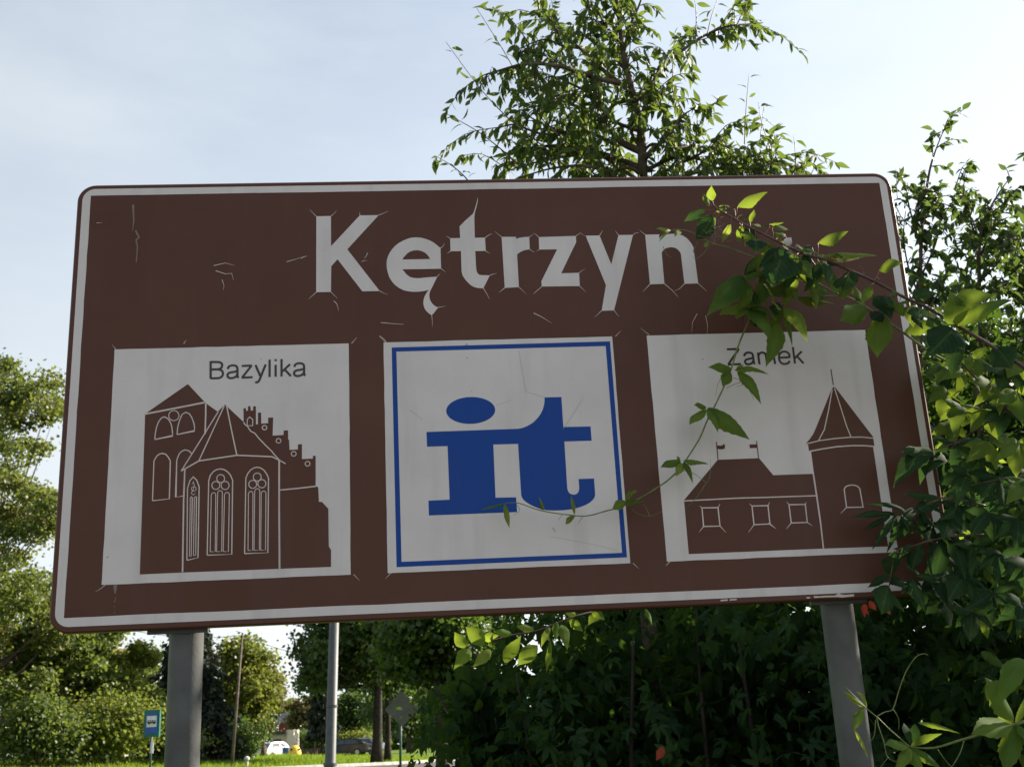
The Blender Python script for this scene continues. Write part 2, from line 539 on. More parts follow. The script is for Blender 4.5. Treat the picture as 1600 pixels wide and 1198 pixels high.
MAT['pear_leaf'] = leaf_mat('pear_leaf', [(0.034, 0.068, 0.019), (0.052, 0.090, 0.023), (0.088, 0.116, 0.027)], (0.21, 0.29, 0.04), 0.40, 0.5, 0.25, by_attr=False)
MAT['pear_mass'] = leaf_mat('pear_leaf_mass', [(0.034, 0.068, 0.019), (0.052, 0.090, 0.023), (0.088, 0.116, 0.027)], (0.21, 0.29, 0.04), 0.40, 0.5, 0.25)
PLUM = ([(0.026, 0.056, 0.020), (0.040, 0.074, 0.024), (0.066, 0.096, 0.028)], (0.17, 0.25, 0.04), 0.38, 0.5, 0.25)
MAT['plum_leaf'] = leaf_mat('plum_leaf', *PLUM, by_attr=False)
MAT['plum_mass'] = leaf_mat('plum_leaf_mass', *PLUM)
MAT['creeper_mass'] = leaf_mat('creeper_leaf_mass', [(0.010, 0.027, 0.011), (0.016, 0.039, 0.014), (0.026, 0.055, 0.017)], (0.11, 0.20, 0.018), 0.36, 0.75, 0.04)  # green lowered below the leaf's own, standing in for the hedge's shade
MAT['robinia'] = leaf_mat('robinia_leaf', [(0.050, 0.082, 0.020), (0.082, 0.112, 0.024), (0.125, 0.138, 0.030), (0.16, 0.125, 0.035)], (0.24, 0.30, 0.04), 0.38, 0.5, 0.35)
MAT['bushy'] = leaf_mat('bushy_leaf', [(0.042, 0.076, 0.018), (0.066, 0.104, 0.022), (0.105, 0.135, 0.028)], (0.24, 0.30, 0.04), 0.38, 0.5, 0.35)
MAT['ash'] = leaf_mat('yellow_green_leaf', [(0.075, 0.115, 0.016), (0.112, 0.150, 0.020), (0.155, 0.175, 0.028)], (0.34, 0.38, 0.05), 0.40, 0.5, 0.35)
MAT['spruce'] = leaf_mat('spruce_needles', [(0.022, 0.036, 0.024), (0.032, 0.046, 0.030), (0.060, 0.056, 0.040)], (0.05, 0.08, 0.03), 0.15, 0.6, 0.3)
MAT['lime'] = leaf_mat('lime_leaf', [(0.085, 0.120, 0.020), (0.125, 0.150, 0.026), (0.185, 0.165, 0.034)], (0.30, 0.34, 0.045), 0.38, 0.5, 0.35)
MAT['rusty'] = leaf_mat('rusty_leaf', [(0.070, 0.075, 0.024), (0.105, 0.090, 0.030), (0.150, 0.105, 0.040)], (0.22, 0.20, 0.05), 0.36, 0.5, 0.35)
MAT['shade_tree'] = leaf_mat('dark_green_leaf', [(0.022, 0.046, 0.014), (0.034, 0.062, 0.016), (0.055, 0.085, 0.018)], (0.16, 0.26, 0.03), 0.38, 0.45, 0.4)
MAT['grass_blade'] = leaf_mat('grass_blade', [(0.070, 0.135, 0.010), (0.110, 0.175, 0.012), (0.165, 0.200, 0.025)], (0.30, 0.44, 0.02), 0.42, 0.6, 0.15)


def ground_material():
    m, n, l, out = new_mat('grassy_soil')
    b = n.new('ShaderNodeBsdfPrincipled'); b.inputs['Roughness'].default_value = 0.95
    b.inputs['Specular IOR Level'].default_value = 0.15
    tc = n.new('ShaderNodeTexCoord')
    a = n.new('ShaderNodeTexNoise'); a.inputs['Scale'].default_value = 0.35; a.inputs['Detail'].default_value = 8
    l.new(tc.outputs['Object'], a.inputs['Vector'])
    rp = n.new('ShaderNodeValToRGB')
    rp.color_ramp.elements[0].position = 0.35; rp.color_ramp.elements[0].color = (0.055, 0.105, 0.010, 1)
    rp.color_ramp.elements[1].position = 0.68; rp.color_ramp.elements[1].color = (0.115, 0.160, 0.016, 1)
    l.new(a.outputs['Fac'], rp.inputs['Fac'])
    l.new(rp.outputs['Color'], b.inputs['Base Color'])
    c = n.new('ShaderNodeTexNoise'); c.inputs['Scale'].default_value = 9; c.inputs['Detail'].default_value = 5
    l.new(tc.outputs['Object'], c.inputs['Vector'])
    bp = n.new('ShaderNodeBump'); bp.inputs['Strength'].default_value = 0.8; bp.inputs['Distance'].default_value = 0.08
    l.new(c.outputs['Fac'], bp.inputs['Height']); l.new(bp.outputs['Normal'], b.inputs['Normal'])
    l.new(b.outputs['BSDF'], out.inputs['Surface'])
    return m


MAT['ground'] = ground_material()


# ------------------------------------------------------------------ leaves
def leaf_template(n=6, hw=0.30, peak=0.42, curl=0.22, fold=0.18, serr=0.0, tipw=1.0, wide=False, wave=0.0, bend=0.0):
    """a leaf of length 1 along +y, its blade in x, upper side +z; returns verts, faces, uvs per vertex"""
    vs, us, fs = [], [], []
    rows = []
    cols = (-1, -0.55, 0, 0.55, 1) if wide else (-1, 0, 1)
    for i in range(n + 1):
        t = i / n
        z = -curl * t * t
        y = t * (1 - 0.12 * curl * t)
        xo = bend * math.sin(math.pi * t)
        if i == 0 or i == n:
            rows.append([len(vs)])
            vs.append((0, y, z)); us.append((0.0, t))
            continue
        if t < peak:
            wd = math.sin(0.5 * math.pi * (t / peak)) ** 0.8
        else:
            q = (t - peak) / (1 - peak)
            wd = max(math.cos(0.5 * math.pi * q), 0.0) ** (0.95 * tipw) * (1 - 0.25 * q * q)
        wd *= hw
        rows.append(list(range(len(vs), len(vs) + len(cols))))
        for c in cols:
            k = 1 - serr if (serr and i % 2 and abs(c) == 1) else 1
            x = wd * c * k * (1 + 0.10 * bend * 8 * c)
            zz = z + fold * (0.6 if wide else 1) * abs(x) - (0.45 * x * x / hw if wide else 0) + wave * math.sin(9 * t + 2.2 * c) * abs(c) * wd / hw
            vs.append((x + xo, y - 0.10 * abs(x) * (1 if t > 0.3 else 0), zz)); us.append((0.5 * c * wd / hw, t))
    nc = len(cols)
    for i in range(n):
        a, b = rows[i], rows[i + 1]
        for k in range(nc - 1):
            if len(a) == 1:
                fs.append((a[0], b[k + 1], b[k]))
            elif len(b) == 1:
                fs.append((a[k], a[k + 1], b[0]))
            else:
                fs.append((a[k], a[k + 1], b[k + 1], b[k]))
    return np.array(vs, float), fs, np.array(us, float)


def palmate_template(n=4, spread=(-95, -48, 0, 48, 95), sizes=(0.66, 0.92, 1.0, 0.9, 0.6), hw=0.19, serr=0.0, curl=0.45):
    V, Fc, U = [], [], []
    for a, s in zip(spread, sizes):
        v, f, u = leaf_template(n, hw, 0.5, curl, 0.2, serr)
        th = R(a)
        x = v[:, 0] * math.cos(th) + v[:, 1] * math.sin(th)
        y = -v[:, 0] * math.sin(th) + v[:, 1] * math.cos(th)
        k = sum(len(q) for q in V)
        V.append(np.stack([x * s + 0.05 * math.sin(th), y * s + 0.05 * math.cos(th), v[:, 2] * s - 0.02], 1)); U.append(u)
        Fc += [tuple(i + k for i in q) for q in f]
    return np.concatenate(V), Fc, np.concatenate(U)


def template_mesh(name, tpl, material):
    v, f, u = tpl
    me = bpy.data.meshes.new(name)
    me.from_pydata(v.tolist(), [], f)
    me.polygons.foreach_set('use_smooth', [True] * len(me.polygons))
    ul = me.uv_layers.new(name='UVMap')
    idx = np.empty(len(me.loops), int)
    me.loops.foreach_get('vertex_index', idx)
    ul.data.foreach_set('uv', u[idx].ravel())
    me.materials.append(material)
    me.update()
    return me


def norm(a):
    return a / np.maximum(np.linalg.norm(a, axis=1, keepdims=True), 1e-9)


def frames(d, nrm):
    d = norm(d)
    nrm = norm(nrm - d * np.sum(nrm * d, 1, keepdims=True))
    return d, nrm, np.cross(d, nrm)


def mass(name, pos, d, nrm, length, width, tpl, material, parent, tint=None, kind='stuff'):
    """many leaves joined into one mesh"""
    N = len(pos)
    if N == 0:
        return None
    d, nrm, side = frames(d, nrm)
    tv, tf, tu = tpl
    off = np.array(world_off(parent)) if parent is not None else np.zeros(3)
    P = (pos - off)[:, None, :] + length[:, None, None] * (tv[None, :, 0, None] * width[:, None, None] * side[:, None, :]
                                                           + tv[None, :, 1, None] * d[:, None, :] + tv[None, :, 2, None] * nrm[:, None, :])
    k = len(tv)
    P = P.reshape(-1, 3)
    cnt = np.array([len(f) for f in tf])
    flat = np.concatenate([np.array(f) for f in tf])
    loops = (flat[None, :] + (np.arange(N) * k)[:, None]).ravel()
    tot = np.tile(cnt, N)
    start = np.concatenate([[0], np.cumsum(tot)[:-1]])
    me = bpy.data.meshes.new(name)
    me.vertices.add(len(P)); me.vertices.foreach_set('co', P.ravel())
    me.loops.add(len(loops)); me.loops.foreach_set('vertex_index', loops.astype(np.int32))
    me.polygons.add(len(tot)); me.polygons.foreach_set('loop_start', start.astype(np.int32)); me.polygons.foreach_set('loop_total', tot.astype(np.int32))
    me.polygons.foreach_set('use_smooth', np.ones(len(tot), bool))
    if tint is None:
        tint = rng.random(N)
    at_ = me.attributes.new('tint', 'FLOAT', 'POINT')
    at_.data.foreach_set('value', np.repeat(tint, k).astype(np.float32))
    me.update(calc_edges=True)
    me.validate()
    o = link_mesh(name, me, material, parent)
    if kind: o['kind'] = kind
    return o


def leaf_part(mesh, parent, p, d, nrm, length, width=1.0, name='leaf'):
    d = Vector(d).normalized()
    nrm = Vector(nrm)
    nrm = nrm - d * nrm.dot(d)
    if nrm.length < 1e-5:
        nrm = d.orthogonal()
    nrm.normalize()
    c = mesh.get('curl', 0.0)
    if c:
        y1 = 1 - 0.12 * c
        al = math.atan2(c, y1)
        d, nrm = d * math.cos(al) + nrm * math.sin(al), nrm * math.cos(al) - d * math.sin(al)
        length /= math.hypot(y1, c)
    side = d.cross(nrm)
    o = bpy.data.objects.new(name, mesh)
    COL.objects.link(o)
    o.parent = parent
    q = Vector(p) - world_off(parent)
    o.matrix_local = Matrix(((side.x * length * width, d.x * length, nrm.x * length, q.x), (side.y * length * width, d.y * length, nrm.y * length, q.y),
                             (side.z * length * width, d.z * length, nrm.z * length, q.z), (0, 0, 0, 1)))
    return o


T_FAR = leaf_template(2, 0.36, 0.45, 0.15, 0.2)
T_MID = leaf_template(3, 0.30, 0.45, 0.25, 0.2)
T_PEAR = leaf_template(4, 0.22, 0.45, 0.35, 0.25)
T_NEEDLE = leaf_template(2, 0.16, 0.4, 0.3, 0.3)
T_PALM = palmate_template(3)
T_BLADE = (np.array([(-0.05, 0, 0), (0.05, 0, 0), (0.0, 1, -0.25)], float), [(0, 1, 2)], np.zeros((3, 2)))

ME_PEAR = [template_mesh('pear_leaf', leaf_template(5, hw, 0.45, c, 0.25), MAT['pear_leaf']) for hw, c in ((0.20, 0.25), (0.24, 0.45), (0.17, 0.6))]
ME_PLUM = [template_mesh('plum_leaf', leaf_template(5, hw, 0.45, c, 0.25), MAT['plum_leaf']) for hw, c in ((0.22, 0.25), (0.26, 0.45), (0.2, 0.6))]
ME_PALM = [template_mesh('palmate_leaf', palmate_template(6, serr=0.12, curl=c), MAT['leaf_near']) for c in (0.25, 0.45, 0.7)]
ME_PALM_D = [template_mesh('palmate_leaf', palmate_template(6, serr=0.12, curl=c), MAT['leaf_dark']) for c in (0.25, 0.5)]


def near_leaf(material, n, hw, peak, curl, fold, serr, wave, bend):
    me = template_mesh('leaf', leaf_template(n, hw, peak, curl, fold, serr, wide=True, wave=wave, bend=bend), material)
    me['curl'] = curl
    return me


def leaflets(material, hw=0.27):
    return [near_leaf(material, 14, hw * k, 0.45, c, fo, 0.10, wv, bd) for k, c, fo, wv, bd in ((1.0, 0.2, 0.25, 0.02, 0.03), (0.9, 0.45, 0.45, 0.03, -0.04), (1.1, 0.12, 0.15, 0.03, 0.02), (0.85, 0.65, 0.5, 0.02, 0.05), (1.0, 0.35, 0.6, 0.035, -0.03))]


ME_NEAR, ME_YOUNG, ME_DARK, ME_RED = (leaflets(MAT[k]) for k in ('leaf_near', 'leaf_young', 'leaf_dark', 'leaf_red'))
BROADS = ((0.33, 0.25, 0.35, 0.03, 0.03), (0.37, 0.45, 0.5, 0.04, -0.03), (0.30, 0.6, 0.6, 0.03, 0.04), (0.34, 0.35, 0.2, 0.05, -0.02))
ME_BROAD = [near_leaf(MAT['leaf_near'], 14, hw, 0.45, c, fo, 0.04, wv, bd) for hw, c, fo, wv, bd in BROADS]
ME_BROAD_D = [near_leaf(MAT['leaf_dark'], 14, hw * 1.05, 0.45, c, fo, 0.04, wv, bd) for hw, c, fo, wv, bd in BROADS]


def rnd(n, s=1.0):
    return rng.normal(size=(n, 3)) * s


def smooth_path(pts, k=4):
    """Catmull-Rom through the points"""
    pts = [Vector(p) for p in pts]
    if len(pts) < 3:
        return pts
    out = []
    for i in range(len(pts) - 1):
        p0, p1, p2, p3 = pts[max(i - 1, 0)], pts[i], pts[i + 1], pts[min(i + 2, len(pts) - 1)]
        for j in range(k):
            t = j / k
            out.append(0.5 * ((2 * p1) + (p2 - p0) * t + (2 * p0 - 5 * p1 + 4 * p2 - p3) * t * t + (3 * p1 - p0 - 3 * p2 + p3) * t ** 3))
    out.append(pts[-1])
    return out


# ================================================================== the setting: ground, road
def build_ground():
    xs = sorted(set([-600, -300, -160, -100, -70] + list(range(-50, 51, 2)) + [60, 80, 120, 200, 400, 600]))
    ys = sorted(set([-60, -20, -6] + [i * 1.5 for i in range(0, 60)] + list(range(90, 131, 4)) + [150, 200, 300, 500, 800, 1400]))
    m = MB()
    for y in ys:
        for x in xs:
            m.v.append((x, y, ground_z(x, y)))
    nx = len(xs)
    for j in range(len(ys) - 1):
        for i in range(nx - 1):
            a = j * nx + i
            m.f.append((a, a + 1, a + nx + 1, a + nx))
    tag(m.build('ground', MAT['ground'], smooth=True), kind='structure')


build_ground()


ROAD = smooth_path([(-60, 14, 0), (-40, 20, 0), (-24, 26, 0), (-13, 32, 0), (-8.2, 38.5, 0), (-5.7, 45.3, 0), (-3.5, 56, 0), (-1, 70, 0), (2, 92, 0), (6, 120, 0)], 8)   # the far edge
ROAD_N = []
for k_ in range(len(ROAD)):
    t_ = (ROAD[min(k_ + 1, len(ROAD) - 1)] - ROAD[max(k_ - 1, 0)]).normalized()
    ROAD_N.append(Vector((t_.y, -t_.x, 0)))
ROAD_XY = np.array([(p.x, p.y) for p in ROAD])
ROAD_NN = np.array([(p.x, p.y) for p in ROAD_N])


def off_road(x, y):
    """how far to the right of the road's far edge a point lies"""
    k = int(np.argmin((ROAD_XY[:, 0] + ROAD_NN[:, 0] * 2.7 - x) ** 2 + (ROAD_XY[:, 1] + ROAD_NN[:, 1] * 2.7 - y) ** 2))
    return (x - ROAD_XY[k, 0]) * ROAD_NN[k, 0] + (y - ROAD_XY[k, 1]) * ROAD_NN[k, 1]


def build_road():
    m = MB()
    n = 9
    for p, q in zip(ROAD, ROAD_N):
        for i in range(n):
            c = p + q * (5.4 * i / (n - 1))
            m.v.append((c.x, c.y, ground_z(c.x, c.y) + 0.03 + 0.03 * math.sin(math.pi * i / (n - 1))))
    for j in range(len(ROAD) - 1):
        for i in range(n - 1):
            a = j * n + i
            m.f.append((a, a + 1, a + n + 1, a + n))
    tag(m.build('road', MAT['asphalt'], smooth=True), kind='structure')
    root = MB()
    for side in (-0.09, 5.49):
        sec = []
        for p, q in zip(ROAD, ROAD_N):
            c = p + q * side
            z = ground_z(c.x, c.y)
            sec.append([tuple(c + q * a + Vector((0, 0, z + h))) for a, h in ((-0.075, -0.05), (0.075, -0.05), (0.075, 0.12), (0.06, 0.135), (-0.075, 0.135))])
        b = len(root.v)
        for q in sec:
            root.v += q
        for j in range(len(sec) - 1):
            for i in range(5):
                i2 = (i + 1) % 5
                root.f.append((b + j * 5 + i, b + j * 5 + i2, b + (j + 1) * 5 + i2, b + (j + 1) * 5 + i))
    tag(root.build('kerb', MAT['kerb']), kind='structure')


build_road()


def build_bounce_paving():  # unseen paving, added so light bounced onto the sign stays neutral
    m = MB()
    xs = [-14 + 2 * i for i in range(15)]
    ys = [-30, -20, -12, -6, -3, -1, 0, 1, 2.2]
    for y in ys:
        for x in xs:
            m.v.append((x, y, ground_z(x, y) + 0.02))
    n = len(xs)
    for j in range(len(ys) - 1):
        for i in range(n - 1):
            m.f.append((j * n + i, j * n + i + 1, (j + 1) * n + i + 1, (j + 1) * n + i))
    tag(m.build('unseen_bounce_paving', MAT['bounce_paving']), kind='structure')


build_bounce_paving()


def build_grass():
    # denser where the photograph shows the verge, thinner away from it
    N = 60000
    y = 22 + 50 * rng.random(N) ** 1.3
    px = rng.uniform(-60, 730, N)
    x = (px - 800) / F * y * 1.02
    keep = np.array([not (-0.2 < off_road(a, b) < 5.6) for a, b in zip(x, y)])
    x, y = x[keep], y[keep]
    z = np.array([ground_z(a, b) for a, b in zip(x, y)])
    n = len(x)
    pos = np.stack([x, y, z - 0.01], 1)
    patch = 0.5 + 0.5 * np.sin(x * 0.9 + 2 * np.sin(y * 0.35)) * np.sin(y * 0.6 + x * 0.3)
    d = np.stack([rng.normal(0, 0.35, n), rng.normal(0, 0.35, n), np.ones(n)], 1)
    ln = rng.uniform(0.07, 0.17, n) * (0.7 + 0.7 * patch)
    g = mass('grass', pos, d, rnd(n), ln, np.full(n, 2.2), T_BLADE, MAT['grass_blade'], None, tint=np.clip(patch * 0.7 + rng.random(n) * 0.3, 0, 1))
    g['label'] = 'mown green grass of the sunlit verge'


build_grass()


# ================================================================== the tourist sign
P_L = Vector(S(291.5, 1000, -0.088))
P_R = Vector(S(1309, 960, -0.088))
mid = (P_L + P_R) / 2
SIGN = thing('tourist_sign', (mid.x, mid.y, ground_z(mid.x, mid.y)),
             'large brown tourist sign reading Kętrzyn with three white picture panels on two grey posts', 'sign')


def rrect(a0, b0, a1, b1, r, n=8):
    pts = []
    for (cx, cy, s) in ((a1 - r, b0 + r, -90), (a1 - r, b1 - r, 0), (a0 + r, b1 - r, 90), (a0 + r, b0 + r, 180)):
        for i in range(n + 1):
            th = R(s + 90 * i / n)
            pts.append((cx + r * math.cos(th), cy + r * math.sin(th)))
    return pts


def sign_ring(m, la, oa, lb, ob):
    """quads between two loops of the same length"""
    n = len(la)
    b = len(m.v)
    m.v += [tuple(sp(p[0], p[1], oa)) for p in la] + [tuple(sp(p[0], p[1], ob)) for p in lb]
    for i in range(n):
        j = (i + 1) % n
        m.f.append((b + i, b + n + i, b + n + j, b + j))


def flat(m, loops, off):
    """a flat polygon with holes on the sign plane; loops of (a, b) metres"""
    tri = tessellate_polygon([[Vector((p[0], p[1], 0)) for p in lp] for lp in loops])
    pts = [p for lp in loops for p in lp]
    b = len(m.v)
    m.v += [tuple(sp(p[0], p[1], off)) for p in pts]
    for t in tri:
        p, q, r = (pts[i] for i in t)
        cr = (q[0] - p[0]) * (r[1] - p[1]) - (q[1] - p[1]) * (r[0] - p[0])
        t = t if cr < 0 else (t[0], t[2], t[1])
        m.f.append(tuple(b + i for i in t))


def flat_px(m, loops, off):
    flat(m, [[uv(p[0], p[1], off) for p in lp] for lp in loops], off)


STRIPS = [0]


def strip(m, pts, width, off, taper=0.0, closed=False):
    """a thin line along pixel points; width in metres; taper: end width / start width wanted (0 = even)"""
    STRIPS[0] += 1
    off += 0.000012 * (STRIPS[0] % 24)
    q = [Vector(uv(p[0], p[1], off)) for p in pts]
    n = len(q)
    b = len(m.v)
    for i, p in enumerate(q):
        if closed:
            t = q[(i + 1) % n] - q[(i - 1) % n]
        else:
            t = q[min(i + 1, n - 1)] - q[max(i - 1, 0)]
        t = t.normalized() if t.length > 0 else Vector((1, 0))
        s = Vector((-t.y, t.x))
        wd = width / 2
        if not closed and 0 < i < n - 1:
            e = (q[i] - q[i - 1]).normalized()
            wd /= max(abs(e.dot(t)), 0.6)
        if taper:
            wd *= 1 + (taper - 1) * i / (n - 1)
        for k in (1, -1):
            c = p + s * wd * k
            m.v.append(tuple(sp(c.x, c.y, off)))
    for i in range(n if closed else n - 1):
        j = (i + 1) % n
        m.f.append((b + 2 * i, b + 2 * i + 1, b + 2 * j + 1, b + 2 * j))


# panel with its turned-back rim
m = MB()
o0, o1 = rrect(0.004, 0.004, SW - 0.004, SH - 0.004, 0.046), rrect(0, 0, SW, SH, 0.05)
flat(m, [o0], 0.0)
sign_ring(m, o0, 0.0, o1, -0.004)
sign_ring(m, o1, -0.004, o1, -0.030)
o2 = rrect(0.012, 0.012, SW - 0.012, SH - 0.012, 0.04)
sign_ring(m, o1, -0.030, o2, -0.030)
sign_ring(m, o2, -0.030, o2, -0.004)
m.build('sign_panel', MAT['brown'], SIGN)
m = MB()
flat(m, [rrect(0.0125, 0.0125, SW - 0.0125, SH - 0.0125, 0.039)[::-1]], -0.0045)
b0 = len(m.v)
m.build('back_plate', MAT['alu'], SIGN)

# white border stripe, its inner edge a little uneven
m = MB()
outer = rrect(0.0145, 0.0135, SW - 0.0150, SH - 0.0160, 0.036)
inner = []
a0, b0_, a1, b1 = 0.0375, 0.0345, SW - 0.0370, SH - 0.0390
for (p, q) in (((a0, b0_), (a1, b0_)), ((a1, b0_), (a1, b1)), ((a1, b1), (a0, b1)), ((a0, b1), (a0, b0_))):
    n = 26
    for i in range(n):
        t = i / n
        j = random.gauss(0, 0.0004) if 0 < i else 0
        inner.append((p[0] + (q[0] - p[0]) * t + j, p[1] + (q[1] - p[1]) * t + j))
flat(m, [outer, inner], 0.0006)
m.build('border_stripe', MAT['white'], SIGN)

# ---- the town name, letter by letter (traced outlines)
KY = 79.84
LET = {
    'K': [Z(470, 310, 9.98, [(242, 280), (470, 275), (472, 745), (920, 266), (1215, 262), (725, 795), (1230, 1444), (960, 1449), (573, 950), (475, 1058), (470, 1458), (240, 1463)])],
    'e': [Z(590, 380, 7.985, [(785, 62), (745, 28), (700, -8), (650, -34), (600, -53), (540, -68), (480, -73), (420, -68), (370, -53), (315, -30), (265, -3), (220, 33), (180, 77), (150, 120), (130, 162), (117, 205), (112, 246),
                              (113, 290), (118, 331), (130, 377), (145, 421), (165, 457), (190, 491), (222, 525), (260, 553), (295, 573), (330, 588), (365, 597), (400, 602), (440, 606), (480, 606), (520, 604), (560, 600), (600, 592), (640, 582),
                              (610, 620), (590, 655), (578, 690), (571, 725), (571, 755), (578, 790), (590, 820), (608, 845), (630, 868), (652, 884), (675, 898), (700, 875), (726, 838), (757, 800), (738, 795), (720, 785), (705, 775), (690, 762),
                              (672, 740), (658, 715), (650, 690), (646, 665), (646, 640), (650, 615), (662, 584), (680, 550), (712, 485), (745, 418), (675, 422), (600, 428), (540, 435), (480, 437), (450, 433), (420, 427), (395, 415), (370, 397),
                              (350, 378), (335, 357), (308, 326), (600, 322), (792, 318)]),
          Z(590, 380, 7.985, [(310, 204), (325, 178), (350, 150), (373, 127), (400, 108), (440, 93), (485, 88), (525, 92), (560, 103), (590, 118), (615, 140), (640, 170), (655, 198)])],
    't': [Z(590, 300, 7.985, [(1022, 430), (1100, 350), (1150, 308), (1190, 272), (1210, 220), (1225, 170), (1240, 115), (1250, 60), (1250, 110), (1235, 180), (1212, 262), (1207, 330), (1212, 572), (1340, 570), (1350, 735), (1218, 738), (1228, 930),
                              (1232, 970), (1240, 1000), (1255, 1022), (1275, 1035), (1320, 1038), (1400, 1040), (1360, 1120), (1320, 1202), (1280, 1200), (1235, 1195), (1195, 1182), (1160, 1160), (1130, 1132), (1100, 1100), (1078, 1070), (1060, 1040),
                              (1050, 1005), (1047, 970), (1040, 738), (910, 740), (905, 577), (1030, 575)])],
    'r': [Z(760, 340, 8.556, [(203, 258), (395, 258), (398, 285), (450, 268), (510, 261), (572, 257), (580, 425), (540, 430), (500, 440), (455, 460), (410, 492), (435, 930), (245, 940)])],
    'z': [Z(760, 340, 8.556, [(700, 262), (1197, 245), (1200, 330), (1000, 745), (1240, 738), (1248, 915), (740, 922), (735, 850), (945, 425), (705, 428)])],
    'y': [Z(890, 340, 7.4875, [(188, 212), (350, 210), (488, 548), (572, 205), (742, 202), (520, 1085), (375, 1090), (425, 790)])],
    'n': [Z(980, 340, 8.556, [(240, 228), (430, 225), (425, 280), (450, 258), (480, 240), (520, 227), (560, 220), (600, 217), (640, 218), (690, 226), (740, 240), (790, 270), (830, 310), (862, 352), (885, 400), (950, 880), (765, 885), (718, 490),
                              (707, 462), (690, 440), (668, 420), (640, 405), (610, 398), (580, 397), (550, 401), (520, 410), (495, 425), (475, 445), (464, 467), (463, 490), (497, 885), (305, 892)])],
}
for ch in 'Ketrzyn':
    m = MB()
    flat_px(m, LET[ch], 0.0007)
    tag(m.build('letter', MAT['white'], SIGN), 'white letter ' + ('ę' if ch == 'e' else ch) + ' of the town name')

# ---- splits in the brown film running out of the corners, scratches, wear
CR = []
CR += [Z(470, 310, 9.98, p) for p in ([(242, 282), (135, 170)], [(472, 277), (520, 235), (560, 185)], [(922, 266), (915, 215)], [(1212, 264), (1290, 232), (1370, 198)], [(242, 1461), (120, 1570)], [(470, 1458), (570, 1560)], [(1228, 1442), (1290, 1475), (1362, 1500)],
                                      [(0, 938), (50, 912), (100, 900)], [(1045, 850), (1010, 915), (985, 935)], [(950, 985), (990, 972), (1035, 968)], [(515, 1600), (555, 1635), (572, 1670), (592, 1755)], [(1290, 1938), (1430, 1952), (1597, 1965)])]
CR += [Z(590, 300, 7.985, p) for p in ([(785, 700), (815, 678), (835, 640)], [(790, 955), (850, 1000)], [(745, 1055), (782, 1015)], [(905, 578), (850, 545)], [(910, 738), (870, 765)], [(1338, 572), (1400, 530), (1430, 522)], [(1348, 735), (1400, 768)], [(1400, 1040), (1440, 1025), (1485, 1015)],
                                       [(1320, 1200), (1365, 1275), (1398, 1340)])]
CR += [Z(590, 380, 7.985, p) for p in ([(757, 800), (800, 795), (850, 783)], [(674, 896), (682, 960), (684, 1040)], [(40, 990), (160, 1000), (330, 1012)], [(20, 1155), (90, 1200), (110, 1240)])]
CR += [Z(760, 340, 8.556, p) for p in ([(203, 260), (110, 183)], [(572, 258), (630, 225)], [(580, 424), (620, 455), (650, 462)], [(700, 262), (660, 225), (620, 205)], [(705, 428), (670, 448)], [(1197, 247), (1255, 207), (1320, 245)], [(1240, 738), (1290, 700), (1325, 690)], [(1246, 914), (1335, 998)], [(740, 921), (650, 1000), (630, 1022)],
                                       [(435, 930), (535, 1022)], [(245, 938), (165, 1005)])]
CR += [Z(890, 340, 7.4875, p) for p in ([(350, 211), (390, 150)], [(574, 206), (530, 150)], [(740, 203), (775, 180), (815, 175)], [(520, 1085), (578, 1160)], [(375, 1088), (290, 1168)])]
CR += [Z(980, 340, 8.556, p) for p in ([(240, 229), (160, 163)], [(305, 890), (210, 990)], [(497, 884), (600, 970), (680, 1060)], [(765, 884), (700, 950), (630, 980)], [(948, 880), (1065, 985)])]
CR += [Z(1000, 270, 3.81, p) for p in ([(340, 838), (312, 890), (308, 948)], [(390, 850), (402, 905), (400, 955)], [(1170, 522), (1250, 520), (1305, 510)])]
CR += [[(182.5, 547.5), (175, 538)], [(549.3, 536.5), (558, 527)], [(552.7, 897), (562, 907)], [(164.5, 913.5), (156, 920), (149, 924)], [(603.5, 535), (592.5, 525)], [(961.6, 525.5), (970, 516.5)], [(989, 879.3), (998, 888)], [(611, 894.6), (602, 904)], [(1014.4, 523), (1000, 512)], [(1046.9, 876.9), (1040, 884)],
       [(834, 489), (848, 496), (862, 505)], [(334, 415), (352, 411), (367, 415)], [(337, 423), (352, 428), (362, 427), (365, 438)], [(347, 437), (350, 446), (349, 453)], [(448, 409), (462, 405), (478, 400)], [(151, 348.5), (160, 348)], [(287, 537), (291, 531)]]
for c in CR:
    m = MB()
    strip(m, c, random.uniform(0.0016, 0.0024), 0.0005, taper=0.25)
    m.build('film_split', MAT['line'], SIGN)
m = MB()
strip(m, Z(80, 270, 9.98, [(1315, 900), (1345, 960), (1372, 1010), (1330, 1040), (1325, 1080), (1345, 1140), (1340, 1240), (1332, 1330), (1325, 1400)]), 0.005, 0.0008, taper=0.6)
strip(m, [(208, 320), (209, 345), (207, 362)], 0.006, 0.0006, taper=0.2)
flat_px(m, [Z(80, 880, 9.98, [(968, 330), (1030, 330), (1025, 400), (1005, 470), (985, 470), (972, 400)])], 0.0008)
for (x, y, r_) in ((1003, 545, 10), (990, 585, 11), (983, 670, 7), (1000, 505, 5), (985, 770, 9), (990, 720, 4)):
    flat_px(m, [[(80 + (x + r_ * math.cos(k)) / 9.98, 880 + (y + 1.4 * r_ * math.sin(k)) / 9.98) for k in (0, 1, 2, 3, 4, 5)]], 0.0008)
tag(m.build('bird_dropping', MAT['stain'], SIGN), kind='stuff')
m = MB()        # paint rubbed off the lower rim
flat_px(m, [Z(1220, 880, 9.98, [(510, 505), (600, 510), (700, 500), (840, 498), (905, 462), (940, 480), (1000, 488), (1140, 475), (1145, 512), (1040, 520), (950, 530), (880, 522), (700, 525), (520, 535)])], 0.0009)
